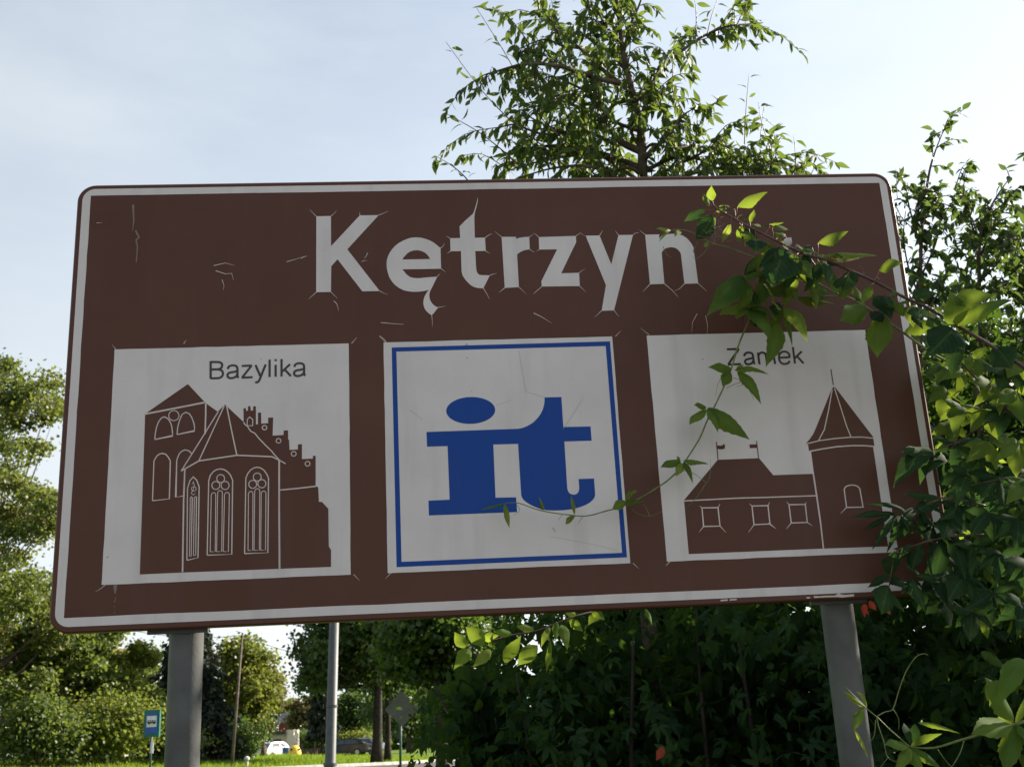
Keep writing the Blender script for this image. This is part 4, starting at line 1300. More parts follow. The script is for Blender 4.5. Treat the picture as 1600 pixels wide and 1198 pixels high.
for (b, t, ob, ot, wd, kd) in (
        ((1161, 431), (1106, 492), 0.18, 0.32, 0.80, 'n'), ((1160, 434), (1112, 478), 0.18, 0.38, 0.72, 'n'), ((1162, 434), (1168, 474), 0.18, 0.20, 0.80, 'n'), ((1163, 430), (1186, 399), 0.18, 0.22, 1.0, 'd'), ((1164, 432), (1192, 396), 0.18, 0.26, 0.7, 'n'),
        ((1166, 478), (1126, 492), 0.15, 0.22, 0.80, 'n'), ((1165, 479), (1140, 484), 0.15, 0.10, 0.8, 'n'), ((1167, 480), (1202, 530), 0.15, 0.25, 0.75, 'n'), ((1168, 478), (1212, 500), 0.15, 0.27, 0.70, 'n'), ((1166, 480), (1152, 498), 0.15, 0.2, 0.8, 'n'),
        ((1224, 480), (1260, 532), 0.18, 0.26, 0.72, 'n'), ((1222, 482), (1204, 520), 0.18, 0.14, 0.85, 'n'), ((1215, 505), (1197, 571), 0.16, 0.20, 0.72, 'n'), ((1226, 478), (1246, 430), 0.18, 0.2, 0.75, 'n'), ((1208, 462), (1250, 424), 0.15, 0.2, 0.62, 'y'),
        ((1240, 464), (1302, 475), 0.16, 0.15, 0.50, 'n'), ((1200, 452), (1182, 470), 0.17, 0.18, 0.7, 'n'), ((1186, 424), (1190, 440), 0.18, 0.17, 0.9, 'y'), ((1222, 486), (1237, 540), 0.18, 0.14, 0.45, 'n'),
        ((1356, 480), (1314, 501), 0.18, 0.25, 0.80, 'n'), ((1378, 488), (1371, 556), 0.19, 0.24, 0.78, 'n'), ((1380, 488), (1362, 500), 0.19, 0.22, 1.2, 'd'), ((1368, 462), (1392, 498), 0.2, 0.25, 1.1, 'd'), ((1392, 486), (1478, 506), 0.19, 0.24, 0.75, 'n'),
        ((1390, 486), (1432, 470), 0.19, 0.26, 0.70, 'n'), ((1412, 520), (1478, 512), 0.2, 0.27, 0.95, 'n'), ((1335, 466), (1352, 480), 0.18, 0.16, 0.9, 'd'), ((1336, 448), (1345, 470), 0.18, 0.2, 0.9, 'n'), ((1420, 520), (1440, 545), 0.2, 0.15, 0.9, 'n'),
        ((1143, 578), (1107, 574), 0.09, 0.13, 0.80, 'n'), ((1142, 582), (1129, 603), 0.09, 0.12, 0.95, 'n'), ((1146, 579), (1199, 585), 0.09, 0.15, 0.62, 'n'), ((1152, 580), (1188, 630), 0.09, 0.14, 0.58, 'n'), ((1150, 580), (1162, 570), 0.09, 0.11, 0.9, 'n'),
        ((1103, 640), (1078, 663), 0.07, 0.10, 0.85, 'n'), ((1105, 638), (1121, 674), 0.07, 0.10, 0.85, 'n'), ((1106, 636), (1169, 685), 0.07, 0.14, 0.60, 'n'), ((1104, 637), (1085, 633), 0.07, 0.1, 0.9, 'n'),
        ((1064, 720), (1033, 730), 0.06, 0.09, 0.75, 'n'), ((1063, 722), (1056, 744), 0.06, 0.09, 0.95, 'y'), ((1067, 719), (1106, 725), 0.06, 0.10, 0.75, 'n'), ((1068, 722), (1082, 754), 0.06, 0.09, 0.70, 'n'), ((1062, 722), (1058, 712), 0.06, 0.07, 0.8, 'n'),
        ((978, 783), (957, 796), 0.05, 0.08, 0.85, 'n'), ((980, 782), (1006, 784), 0.05, 0.16, 1.05, 'n'), ((982, 780), (996, 768), 0.05, 0.12, 0.9, 'n'), ((979, 781), (984, 766), 0.05, 0.07, 0.7, 'y'),
        ((898, 804), (892, 774), 0.05, 0.08, 0.32, 'y'), ((895, 805), (884, 819), 0.05, 0.08, 0.55, 'y'), ((897, 806), (893, 815), 0.05, 0.08, 0.6, 'y'), ((851, 797), (841, 776), 0.05, 0.09, 0.50, 'y'), ((849, 797), (843, 782), 0.05, 0.06, 0.5, 'n'),
        ((792, 786), (752, 797), 0.05, 0.08, 0.20, 'n'), ((789, 787), (796, 824), 0.05, 0.09, 0.34, 'y'), ((790, 787), (787, 800), 0.05, 0.07, 0.4, 'y'),
        ((1048, 360), (1026, 358), 0.22, 0.26, 0.55, 'y'), ((1046, 360), (1030, 378), 0.22, 0.25, 0.4, 'y'), ((1060, 362), (1054, 370), 0.21, 0.23, 0.9, 'y'), ((1062, 361), (1056, 367), 0.21, 0.24, 0.7, 'y'), ((1107, 378), (1100, 386), 0.2, 0.22, 0.6, 'y')):
    leaf_px(VB, b, t, ob, ot, wd, kd)
for i in range(34):                                   # the tangle where branch and creeper cross
    b_ = (rr_.gauss(1225, 38), rr_.gauss(425, 26))
    an = rr_.uniform(-1.2, 1.2)
    ln_ = rr_.uniform(20, 44)
    leaf_px(VB, b_, (b_[0] + math.sin(an) * ln_, b_[1] + math.cos(an) * ln_ * 0.9), 0.17 + rr_.uniform(-.05, .08), 0.19, rr_.uniform(.7, 1.0), rr_.choice(('n', 'n', 'd', 'n', 'b')))
for tdr in ([(1142, 590, .08), (1130, 588, .10), (1122, 600, .11), (1118, 618, .12)], [(1146, 590, .08), (1166, 596, .10), (1158, 602, .11), (1150, 604, .10)], [(1135, 606, .08), (1160, 597, .11), (1172, 612, .13), (1178, 624, .12)],
            [(1062, 733, .06), (1085, 740, .08), (1104, 753, .09), (1110, 738, .10), (1110, 716, .10)], [(1104, 753, .09), (1090, 775, .10), (1072, 795, .10)], [(985, 793, .05), (998, 803, .07), (1015, 806, .08), (1035, 799, .09)],
            [(1015, 806, .08), (1010, 794, .08), (1005, 786, .09)], [(806, 786, .05), (812, 797, .06), (802, 805, .07)], [(912, 806, .05), (906, 813, .06), (904, 817, .06)], [(880, 803, .05), (872, 812, .06)],
            [(1108, 383, .2), (1100, 395, .2), (1086, 405, .2), (1082, 400, .2)], [(1036, 385, .22), (1042, 398, .22), (1050, 402, .22)], [(1085, 385, .21), (1083, 395, .21), (1090, 378, .21)], [(1104, 640, .07), (1096, 652, .08), (1088, 654, .08)]):
    stem_px(VB, tdr, 0.0009, 0.0004, MAT['green_stem'], 'tendril', 4, 5)

# --- the young shoot low on the right
SR = thing('creeper_shoot', S(1600, 1130, 0.5), 'pale green young creeper shoot with curling tip rising at the bottom right corner', 'creeper')
stem_px(SR, [(1640, 1112, .5), (1590, 1130, .5), (1545, 1143, .49), (1500, 1156, .48), (1458, 1168, .47), (1422, 1166, .46)], 0.0042, 0.0018, MAT['green_stem'])
stem_px(SR, [(1422, 1166, .46), (1405, 1152, .46), (1387, 1136, .46), (1373, 1122, .46), (1354, 1106, .46), (1338, 1090, .46), (1321, 1073, .47)], 0.0016, 0.0010, MAT['green_stem'], 'side_stem')
stem_px(SR, [(1371, 1118, .46), (1382, 1112, .46), (1395, 1107, .46), (1404, 1080, .46), (1415, 1050, .47), (1430, 1027, .48), (1442, 1021, .48), (1450, 1023, .48)], 0.0014, 0.0008, MAT['green_stem'], 'tendril')
stem_px(SR, [(1370, 1120, .46), (1373, 1135, .46), (1381, 1158, .46), (1387, 1182, .46), (1405, 1190, .46), (1428, 1193, .46)], 0.0012, 0.0006, MAT['green_stem'], 'tendril')
stem_px(SR, [(1368, 1124, .46), (1366, 1148, .46), (1358, 1160, .46)], 0.0009, 0.0005, MAT['green_stem'], 'tendril')
stem_px(SR, [(1387, 1183, .46), (1378, 1195, .46), (1372, 1204, .46)], 0.0008, 0.0005, MAT['green_stem'], 'tendril')
stem_px(SR, [(1506, 1157, .48), (1500, 1176, .48), (1487, 1198, .48)], 0.0014, 0.0008, MAT['green_stem'], 'tendril')
stem_px(SR, [(1465, 1170, .47), (1478, 1188, .47), (1487, 1198, .48)], 0.0009, 0.0006, MAT['green_stem'], 'tendril')
stem_px(SR, [(1395, 1107, .46), (1404, 1122, .45), (1404, 1140, .44)], 0.0010, 0.0007, MAT['green_stem'], 'tendril')
for (b, t, ob, ot, wd, kd) in (
        ((1420, 1165), (1383, 1163), .46, .50, .75, 'n'), ((1421, 1167), (1398, 1206), .46, .50, .70, 'n'), ((1422, 1168), (1442, 1208), .46, .5, .70, 'n'), ((1424, 1167), (1470, 1200), .46, .5, .60, 'n'), ((1423, 1164), (1471, 1146), .46, .5, .55, 'n'), ((1421, 1162), (1412, 1130), .46, .4, .8, 'd'), ((1430, 1130), (1428, 1160), .45, .42, .9, 'd'),
        ((1434, 1129), (1498, 1145), .46, .5, .32, 'n'), ((1350, 1105), (1333, 1140), .46, .5, .50, 'n'), ((1334, 1138), (1356, 1184), .5, .5, .32, 'y'), ((1352, 1104), (1338, 1080), .46, .5, .6, 'y'), ((1354, 1106), (1345, 1082), .46, .48, .45, 'y'), ((1350, 1104), (1318, 1080), .46, .5, .3, 'y'),
        ((1582, 1130), (1520, 1146), .5, .56, .80, 'n'), ((1584, 1130), (1540, 1060), .5, .62, .70, 'n'), ((1586, 1132), (1572, 1206), .5, .56, .62, 'n'), ((1588, 1130), (1612, 1180), .5, .55, .8, 'n'), ((1586, 1128), (1600, 1090), .5, .5, .8, 'n'), ((1560, 1062), (1543, 1094), .6, .62, .9, 'n'), ((1600, 1030), (1560, 1100), .62, .66, .9, 'n')):
    leaf_px(SR, b, t, ob, ot, wd, kd)

# --- the dark shoot over the lower right corner
DK = thing('creeper_shoot', S(1520, 800, 0.12), 'dark creeper shoot lying over the lower right corner of the sign', 'creeper')
stem_px(DK, [(1540, 790, .14), (1505, 782, .13), (1468, 778, .12), (1436, 790, .11), (1415, 800, .10), (1396, 806, .09)], 0.0028, 0.0014, MAT['twig'])
stem_px(DK, [(1540, 835, .14), (1490, 838, .12), (1450, 845, .11), (1420, 855, .10), (1400, 862, .09), (1392, 898, .08), (1388, 925, .08)], 0.0028, 0.0012, MAT['twig'])
stem_px(DK, [(1500, 690, .12), (1475, 698, .11), (1457, 704, .10)], 0.0018, 0.0012, MAT['twig'])
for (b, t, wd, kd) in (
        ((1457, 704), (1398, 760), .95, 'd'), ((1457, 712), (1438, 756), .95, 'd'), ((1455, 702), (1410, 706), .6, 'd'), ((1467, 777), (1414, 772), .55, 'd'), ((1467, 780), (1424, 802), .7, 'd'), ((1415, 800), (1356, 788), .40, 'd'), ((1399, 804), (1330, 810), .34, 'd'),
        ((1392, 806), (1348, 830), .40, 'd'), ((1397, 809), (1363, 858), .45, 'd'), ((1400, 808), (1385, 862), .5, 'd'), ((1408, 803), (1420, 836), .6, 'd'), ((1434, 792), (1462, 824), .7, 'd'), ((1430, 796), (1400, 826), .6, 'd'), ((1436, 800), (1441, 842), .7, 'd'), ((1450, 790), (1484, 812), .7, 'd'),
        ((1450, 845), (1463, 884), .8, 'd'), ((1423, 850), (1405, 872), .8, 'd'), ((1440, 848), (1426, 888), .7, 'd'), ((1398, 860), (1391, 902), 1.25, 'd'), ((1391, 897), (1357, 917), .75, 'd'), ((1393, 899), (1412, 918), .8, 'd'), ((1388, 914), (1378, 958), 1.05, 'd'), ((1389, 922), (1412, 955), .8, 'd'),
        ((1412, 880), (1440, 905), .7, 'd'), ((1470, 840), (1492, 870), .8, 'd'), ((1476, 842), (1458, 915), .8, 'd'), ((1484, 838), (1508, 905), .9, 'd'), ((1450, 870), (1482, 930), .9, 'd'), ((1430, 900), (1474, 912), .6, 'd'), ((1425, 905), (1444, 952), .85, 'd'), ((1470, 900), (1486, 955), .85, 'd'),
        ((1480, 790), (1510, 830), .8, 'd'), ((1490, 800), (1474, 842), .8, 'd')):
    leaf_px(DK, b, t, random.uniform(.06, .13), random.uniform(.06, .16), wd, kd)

# --- leaves crowding the right edge of the sign
RE = thing('creeper_shoot', S(1530, 640, 0.14), 'sunlit creeper shoot with broad five part leaves crowding the right edge of the sign', 'creeper')
stem_px(RE, [(1640, 690, .2), (1575, 640, .18), (1535, 600, .16), (1510, 575, .15), (1492, 552, .14), (1490, 530, .13)], 0.0036, 0.002, MAT['twig'])
stem_px(RE, [(1575, 640, .18), (1540, 662, .15), (1505, 685, .12), (1480, 705, .10)], 0.0024, 0.0014, MAT['twig'], 'side_stem')
stem_px(RE, [(1640, 740, .2), (1590, 745, .18), (1545, 752, .15), (1510, 760, .12)], 0.0026, 0.0014, MAT['twig'], 'side_stem')


def compound(parent, c, off, size, rot, kind, n=5, spread=200):
    for k in range(n):
        a = R(rot + spread * (k / (n - 1) - 0.5) + random.uniform(-9, 9))
        L = size * (1.0 - 0.35 * abs(k / (n - 1) - 0.5) * 2) * random.uniform(0.85, 1.1)
        leaf_px(parent, c, (c[0] + math.sin(a) * L, c[1] + math.cos(a) * L * 0.95), off, off + random.uniform(-.03, .06), random.uniform(.75, 1.0), kind)


for (c, off, size, rot, kd) in (((1508, 582), .12, 50, -20, 'n'), ((1480, 610), .08, 44, -10, 'n'), ((1502, 635), .10, 50, -10, 'n'), ((1548, 600), .15, 50, 10, 'n'), ((1540, 640), .15, 54, 15, 'n'), ((1585, 610), .2, 50, 10, 'n'), ((1575, 575), .2, 48, 25, 'd'), ((1495, 690), .10, 54, -5, 'd'),
                                ((1545, 690), .14, 58, 10, 'n'), ((1590, 690), .2, 56, 5, 'n'), ((1512, 740), .10, 56, -10, 'd'), ((1560, 745), .15, 58, 5, 'd'), ((1605, 750), .2, 58, 5, 'n'), ((1470, 570), .06, 34, -5, 'n'), ((1490, 660), .05, 44, -10, 'n'), ((1520, 560), .12, 40, 20, 'n'), ((1565, 640), .16, 50, 0, 'd'),
                                ((1600, 560), .2, 50, 10, 'n'), ((1530, 715), .1, 52, 0, 'd'), ((1478, 720), .06, 40, 0, 'd')):
    compound(RE, c, off, size, rot, kd)
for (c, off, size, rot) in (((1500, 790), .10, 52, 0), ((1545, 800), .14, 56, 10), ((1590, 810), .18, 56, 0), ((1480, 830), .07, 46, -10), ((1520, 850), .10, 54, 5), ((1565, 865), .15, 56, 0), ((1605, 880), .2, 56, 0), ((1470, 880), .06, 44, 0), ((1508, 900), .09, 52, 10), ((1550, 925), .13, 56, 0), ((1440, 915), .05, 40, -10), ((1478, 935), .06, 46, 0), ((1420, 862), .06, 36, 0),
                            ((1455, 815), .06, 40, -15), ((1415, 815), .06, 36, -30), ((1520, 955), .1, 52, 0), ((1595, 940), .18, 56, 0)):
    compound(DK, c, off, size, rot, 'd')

# --- the twig that shows below the sign
TW = thing('leafy_twig', at(960, 960, 3.75), 'leafy twig with bright green leaves hanging just below the lower edge of the sign', 'twig')


def tw(px, py, dz=0.0):
    return at(px, py, 3.75 + dz)


P = smooth_path([tw(1010, 930, .25), tw(960, 948, .15), tw(900, 962, .05), tw(840, 985), tw(800, 992), tw(770, 1000, -.03), tw(742, 1006, -.05), tw(726, 1012, -.05)], 4)
m = MB(); m.tube(P, [0.0042 - 0.0026 * i / (len(P) - 1) for i in range(len(P))], 6); m.build('stem', MAT['twig'], TW, smooth=True)
for (b, t, dz, wd) in (((728, 1012), (711, 988), -.02, .95), ((757, 1008), (729, 980), -.06, .95), ((735, 1015), (710, 1044), -.05, .95), ((766, 1014), (740, 1042), -.05, .95), ((752, 998), (778, 993), -.03, .70), ((788, 1034), (813, 994), -.06, .62), ((840, 1008), (810, 1038), -.08, .90),
                       ((848, 990), (858, 1000), -.03, .7), ((858, 978), (846, 1010), -.05, .62), ((878, 976), (886, 1014), -.06, .78), ((800, 990), (772, 986), -.02, .60), ((835, 984), (808, 978), .0, .85), ((870, 970), (868, 1000), .0, .6), ((860, 1000), (854, 1048), .0, .3), ((900, 962), (880, 948), 0., .8),
                       ((925, 955), (944, 968), .05, .8), ((890, 966), (910, 985), .05, .8), ((935, 950), (920, 975), .1, .8), ((1008, 950), (1018, 976), .15, .5)):
    p, q = tw(*b, dz), tw(*t, dz - random.uniform(0.0, 0.05))
    leaf_part(random.choice(ME_BROAD if random.random() < 0.75 else ME_YOUNG), TW, p, q - p, SN + UPV * random.uniform(0, .6) + SX * random.uniform(-.5, .5), (q - p).length * 1.05, wd)


# ================================================================== trees and shrubs
def rand_dir(n):
    return norm(rng.normal(size=(n, 3)))


def crown_tree(name, label, px, depth, top_py, bot_py, half_px, n_sub, n_leaf, leaf, material, bark='bark', cat='tree', group=None, shape=0.0, trunk_r=0.16, trunk_top=0.8,
               sub_sig=0.17, tpl=None, seed=1, aspect=1.0, lobes=0.35, n_limb=22, hollow=2.2, lean=0.0, skirt=False, extra=None, limb_low=0.12, limb_drop=0.28):
    """trunk with limbs (one mesh part each) and a crown of leaf clusters; sizes given by the pixels it spans at its depth"""
    rs = np.random.default_rng(seed)
    base = on_ground(px, depth)
    top = at(px, top_py, depth).z
    bot = at(px, bot_py, depth).z
    hw = half_px / F * depth * 1.04
    T = thing(name, base, label, cat, group)
    cz, hz = (top + bot) / 2, (top - bot) / 2
    cx = at(px, (top_py + bot_py) / 2, depth).x
    # cluster centres
    u = norm(rs.normal(size=(n_sub, 3)))
    rad = rs.random(n_sub) ** (1 / hollow)
    ph = rs.random(3) * 6
    lob = 1 + lobes * (np.sin(3 * np.arctan2(u[:, 1], u[:, 0]) + ph[0]) * 0.5 + np.sin(4.3 * u[:, 2] + ph[1]) * 0.5) * 0.7
    rel = u * (rad * lob)[:, None]
    wz = 1 - shape * (rel[:, 2] * 0.5 + 0.5)              # narrower towards the top
    C = np.stack([cx + rel[:, 0] * hw * wz + lean * (rel[:, 2] + 1) * hw * 0.5, depth + rel[:, 1] * hw * aspect * wz, cz + rel[:, 2] * hz], 1)
    if extra is not None:
        C = np.concatenate([C, np.array(extra)])
        n_sub = len(C)
    if skirt:
        C[:, 2] = np.maximum(C[:, 2], [ground_z(a, b) + 0.25 for a, b in C[:, :2]])
    # trunk
    tt = base.z + (top - base.z) * trunk_top
    pts = []
    for i in range(9):
        t = i / 8
        pts.append((base.x + (cx - base.x) * t + math.sin(3 * t + seed) * 0.12 * trunk_r * 8 * t, depth + math.cos(2.5 * t + seed) * 0.1 * trunk_r * 8 * t, base.z - 0.15 + (tt - base.z + 0.15) * t))
    m = MB()
    m.tube(pts, [trunk_r * (1.35 if i == 0 else 1) * (1 - 0.78 * i / 8) for i in range(9)], 10)
    m.build('trunk', MAT[bark], T, smooth=True)
    m = MB()
    order = rs.permutation(n_sub)[:n_limb]
    for i in order:
        c = Vector(C[i])
        f = min(max((c.z - base.z) / (tt - base.z) - limb_drop, limb_low), 0.95)
        k = f * 8
        a = Vector(pts[int(k)]).lerp(Vector(pts[min(int(k) + 1, 8)]), k - int(k))
        mid_ = a.lerp(c, 0.5) + Vector((0, 0, -0.06 * (c - a).length))
        rr = trunk_r * (1 - 0.78 * f) * 0.5
        m.tube(smooth_path([a, mid_, c], 3), [rr * (1 - 0.85 * j / 6) for j in range(7)], 5)
    o = m.build('limbs', MAT[bark], T, smooth=True)
    o['kind'] = 'stuff'
    # leaves
    wgt = rs.uniform(0.5, 1.5, n_sub); wgt /= wgt.sum()
    idx = rs.choice(n_sub, n_leaf, p=wgt)
    sig = hw * sub_sig * rs.uniform(0.6, 1.35, n_sub)
    pos = C[idx] + rs.normal(size=(n_leaf, 3)) * sig[idx][:, None] * np.array([1, 1, 0.62])
    gz = np.array([ground_z(a, b) for a, b in pos[:, :2]])
    ok = pos[:, 2] > gz + 0.03
    pos, idx = pos[ok], idx[ok]
    n = len(pos)
    d = rs.normal(size=(n, 3)) + np.array([0, 0, -0.5]) + norm(pos - C[idx]) * 0.7
    nr = rs.normal(size=(n, 3)) * 0.7 + np.array([0, 0, 0.9])
    tint = np.clip(rs.normal(0.5, 0.22, n) + rs.normal(0, 0.18, n_sub)[idx], 0, 1)
    mass('crown', pos, d, nr, rs.uniform(0.7, 1.3, n) * leaf, np.full(n, 1.5), tpl or T_FAR, MAT[material], T, tint=tint)
    return T


G_FAR = 'trees beyond the verge'


def pxw(px, py, depth):
    p = at(px, py, depth)
    return (p.x, p.y, p.z)


# the big open-crowned tree at the left edge and the bushes under it
ex = []
for (px, py) in ((5, 570), (20, 590), (12, 625), (40, 615), (62, 612), (80, 598), (90, 632), (70, 640), (30, 660), (50, 690), (10, 695), (25, 712), (5, 735), (20, 765), (45, 775), (68, 780), (85, 790), (75, 812), (55, 800), (30, 810), (5, 800), (-20, 600), (-30, 660), (-40, 720), (-60, 560), (-70, 640), (-30, 780),
                 (-90, 700), (-110, 600), (-120, 760), (20, 640), (3, 655), (80, 815), (60, 835)):
    for k in range(2):
        ex.append(pxw(px + random.gauss(0, 6), py + random.gauss(0, 6), 41 + random.gauss(0, 1.4)))
crown_tree('robinia_tree', 'tall open crowned tree with olive leaves at the left edge of the photo', -25, 41, 830, 1130, 135, 80, 34000, 0.135, 'robinia', trunk_r=0.26, sub_sig=0.10, seed=3, extra=ex, n_limb=70, hollow=2.6)
crown_tree('bushy_tree', 'leafy green tree left of the sign post under the sign corner', 105, 44, 870, 1172, 88, 90, 26000, 0.15, 'bushy', trunk_r=0.2, sub_sig=0.12, seed=5, n_limb=40, skirt=True)
crown_tree('ash_tree', 'yellow green tree with drooping sprays beside the left sign post', 190, 46, 1012, 1168, 60, 60, 15000, 0.15, 'ash', trunk_r=0.15, sub_sig=0.14, seed=8, n_limb=30)
crown_tree('roadside_shrub', 'low dry leaved shrub at the foot of the left trees', 62, 39.5, 1092, 1182, 55, 40, 9000, 0.12, 'bushy', cat='shrub', trunk_r=0.05, sub_sig=0.3, lobes=0.8, seed=9, n_limb=12, skirt=True)
crown_tree('roadside_shrub', 'low green shrub on the grass behind the bus stop sign', 175, 42, 1080, 1180, 60, 46, 11000, 0.12, 'ash', cat='shrub', trunk_r=0.05, sub_sig=0.3, lobes=0.8, seed=10, n_limb=12, skirt=True)
crown_tree('roadside_shrub', 'dark shrub between the bus stop sign and the sign post', 262, 46, 1120, 1180, 45, 40, 9000, 0.09, 'bushy', cat='shrub', trunk_r=0.05, sub_sig=0.2, seed=12, n_limb=10, skirt=True)
crown_tree('background_tree', 'hazy tree rising behind the left trees', 215, 62, 985, 1150, 50, 34, 6000, 0.15, 'bushy', trunk_r=0.2, sub_sig=0.2, seed=21, n_limb=18)
crown_tree('background_tree', 'wide tree standing behind the leafy tree at left', 60, 56, 900, 1160, 110, 60, 16000, 0.15, 'bushy', trunk_r=0.25, sub_sig=0.18, seed=22, n_limb=24)


def spruce(label, px, depth, top_py, half_px, n_whorl, per, seed, dens=90, name='spruce_tree', low=0.06):
    rs = np.random.default_rng(seed)
    base = on_ground(px, depth)
    top = at(px, top_py, depth)
    H = top.z - base.z
    hw = half_px / F * depth * 1.04
    T = thing(name, base, label, 'tree')
    m = MB()
    m.tube([(base.x, depth, base.z - 0.1), (base.x + (top.x - base.x) * .5, depth, base.z + H * .5), (top.x, depth, top.z)], [H * 0.017, H * 0.010, 0.02], 9)
    m.build('trunk', MAT['dark_bark'], T, smooth=True)
    m = MB()
    P, D = [], []
    for i in range(n_whorl):
        t = low + (0.98 - low) * i / (n_whorl - 1)
        L = hw * (1 - t) ** 0.8 * rs.uniform(0.8, 1.15) + 0.12
        z = base.z + H * t
        x0 = base.x + (top.x - base.x) * t
        for k in range(per):
            th = rs.uniform(0, 2 * math.pi)
            ll = L * rs.uniform(0.65, 1.1)
            o = Vector((math.cos(th), math.sin(th), 0))
            tip = Vector((x0, depth, z)) + o * ll + Vector((0, 0, -0.30 * ll + rs.normal(0, 0.1)))
            a = Vector((x0, depth, z))
            mid_ = a.lerp(tip, 0.5) + Vector((0, 0, 0.08 * ll))
            pts = smooth_path([a, mid_, tip], 3)
            m.tube(pts, [0.03 * (1 - 0.8 * j / 6) for j in range(7)], 4, cap=False)
            n = int(dens * ll / hw) + 10
            s = rs.random(n) ** 0.7
            for q in s:
                b = pts[min(int(q * 6), 5)].lerp(pts[min(int(q * 6) + 1, 6)], q * 6 - int(q * 6))
                P.append((b.x + rs.normal(0, .06), b.y + rs.normal(0, .06), b.z - abs(rs.normal(0, 0.10))))
                D.append((o.x * 0.5 + rs.normal(0, .5), o.y * 0.5 + rs.normal(0, .5), -0.8 + rs.normal(0, .3)))
    m.build('branches', MAT['dark_bark'], T, smooth=True)['kind'] = 'stuff'
    P, D = np.array(P), np.array(D)
    n = len(P)
    mass('needles', P, D, rs.normal(size=(n, 3)), rs.uniform(0.18, 0.42, n), np.full(n, 2.2), T_NEEDLE, MAT['spruce'], T, tint=rs.random(n))
    return T


spruce('dark spruce with drooping boughs behind the left sign post', 296, 52, 935, 90, 34, 9, 31)
spruce('smaller dark spruce between the lamp post and the red building', 503, 74, 1056, 30, 22, 8, 32, 70, low=0.30)
crown_tree('lime_tree', 'sunny yellow green tree behind the leaning wooden pole', 383, 57, 985, 1160, 50, 70, 20000, 0.17, 'lime', trunk_r=0.2, sub_sig=0.19, seed=41, n_limb=26, skirt=True, shape=0.35)
crown_tree('rusty_tree', 'brownish green tree at the right of the sunny tree', 412, 62, 1040, 1140, 24, 46, 13000, 0.14, 'rusty', trunk_r=0.16, sub_sig=0.2, seed=42, n_limb=20, skirt=True)
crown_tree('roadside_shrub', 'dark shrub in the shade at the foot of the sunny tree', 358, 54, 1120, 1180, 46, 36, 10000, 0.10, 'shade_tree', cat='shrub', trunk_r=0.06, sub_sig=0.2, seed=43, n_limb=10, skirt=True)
crown_tree('distant_tree', 'small round distant tree above the grey roof', 478, 130, 1087, 1150, 26, 40, 8000, 0.26, 'rusty', trunk_r=0.25, sub_sig=0.2, seed=44, n_limb=14)
crown_tree('garden_shrub', 'sunlit green shrub behind the parked black car', 548, 115, 1143, 1160, 28, 24, 5000, 0.16, 'ash', cat='shrub', trunk_r=0.06, sub_sig=0.22, seed=45, n_limb=8, skirt=True)
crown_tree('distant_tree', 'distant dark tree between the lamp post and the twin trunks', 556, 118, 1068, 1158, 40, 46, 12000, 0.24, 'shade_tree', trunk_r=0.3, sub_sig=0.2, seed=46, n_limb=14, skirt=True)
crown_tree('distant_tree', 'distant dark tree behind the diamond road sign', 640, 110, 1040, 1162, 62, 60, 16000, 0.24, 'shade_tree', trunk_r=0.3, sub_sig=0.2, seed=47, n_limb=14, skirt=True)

# roadside trees whose crowns hang down behind the lower edge of the sign
ex = []
for (px, py) in ((492, 985), (484, 1000), (490, 1020), (500, 1012), (478, 1015), (486, 1043), (494, 1038), (482, 1062), (492, 1066), (503, 1060), (508, 1040), (515, 990), (530, 1000), (545, 985), (525, 1030), (540, 1020), (560, 1010), (535, 1060), (552, 1048), (575, 1040), (570, 1060)):
    for k in range(2):
        ex.append(pxw(px + random.gauss(0, 3), py + random.gauss(0, 3), 50 + random.gauss(0, 1.1)))
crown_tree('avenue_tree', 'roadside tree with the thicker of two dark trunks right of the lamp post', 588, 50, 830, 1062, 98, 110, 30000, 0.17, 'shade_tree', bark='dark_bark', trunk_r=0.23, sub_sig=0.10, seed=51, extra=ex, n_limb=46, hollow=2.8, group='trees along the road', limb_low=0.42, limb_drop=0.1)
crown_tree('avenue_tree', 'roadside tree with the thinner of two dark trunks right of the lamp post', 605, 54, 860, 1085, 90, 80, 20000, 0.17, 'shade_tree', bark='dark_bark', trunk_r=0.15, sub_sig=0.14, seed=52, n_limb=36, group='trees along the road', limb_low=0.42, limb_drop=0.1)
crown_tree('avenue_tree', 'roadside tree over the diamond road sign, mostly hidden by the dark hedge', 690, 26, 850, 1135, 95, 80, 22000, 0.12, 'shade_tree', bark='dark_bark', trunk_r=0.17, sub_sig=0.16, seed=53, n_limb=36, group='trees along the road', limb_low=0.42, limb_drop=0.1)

# a far belt of trees closing the view
N = 14000
bx = rng.uniform(-160, 90, N)
top = 5.5 + 2.5 * np.sin(bx * 0.11) + 1.6 * np.sin(bx * 0.31 + 1) + 0.8 * np.sin(bx * 0.9)
bz = 0.9 + top * rng.random(N) ** 0.8
pos = np.stack([bx, 190 + rng.normal(0, 3, N) + 0.1 * bx, bz], 1)
belt = mass('distant_trees', pos, rnd(N) + np.array([0, 0, -.5]), rnd(N) + np.array([0, 0, 0.6]), rng.uniform(0.7, 1.5, N), np.full(N, 1.6), T_FAR, MAT['shade_tree'], None)
belt['label'] = 'far belt of dark trees along the horizon'


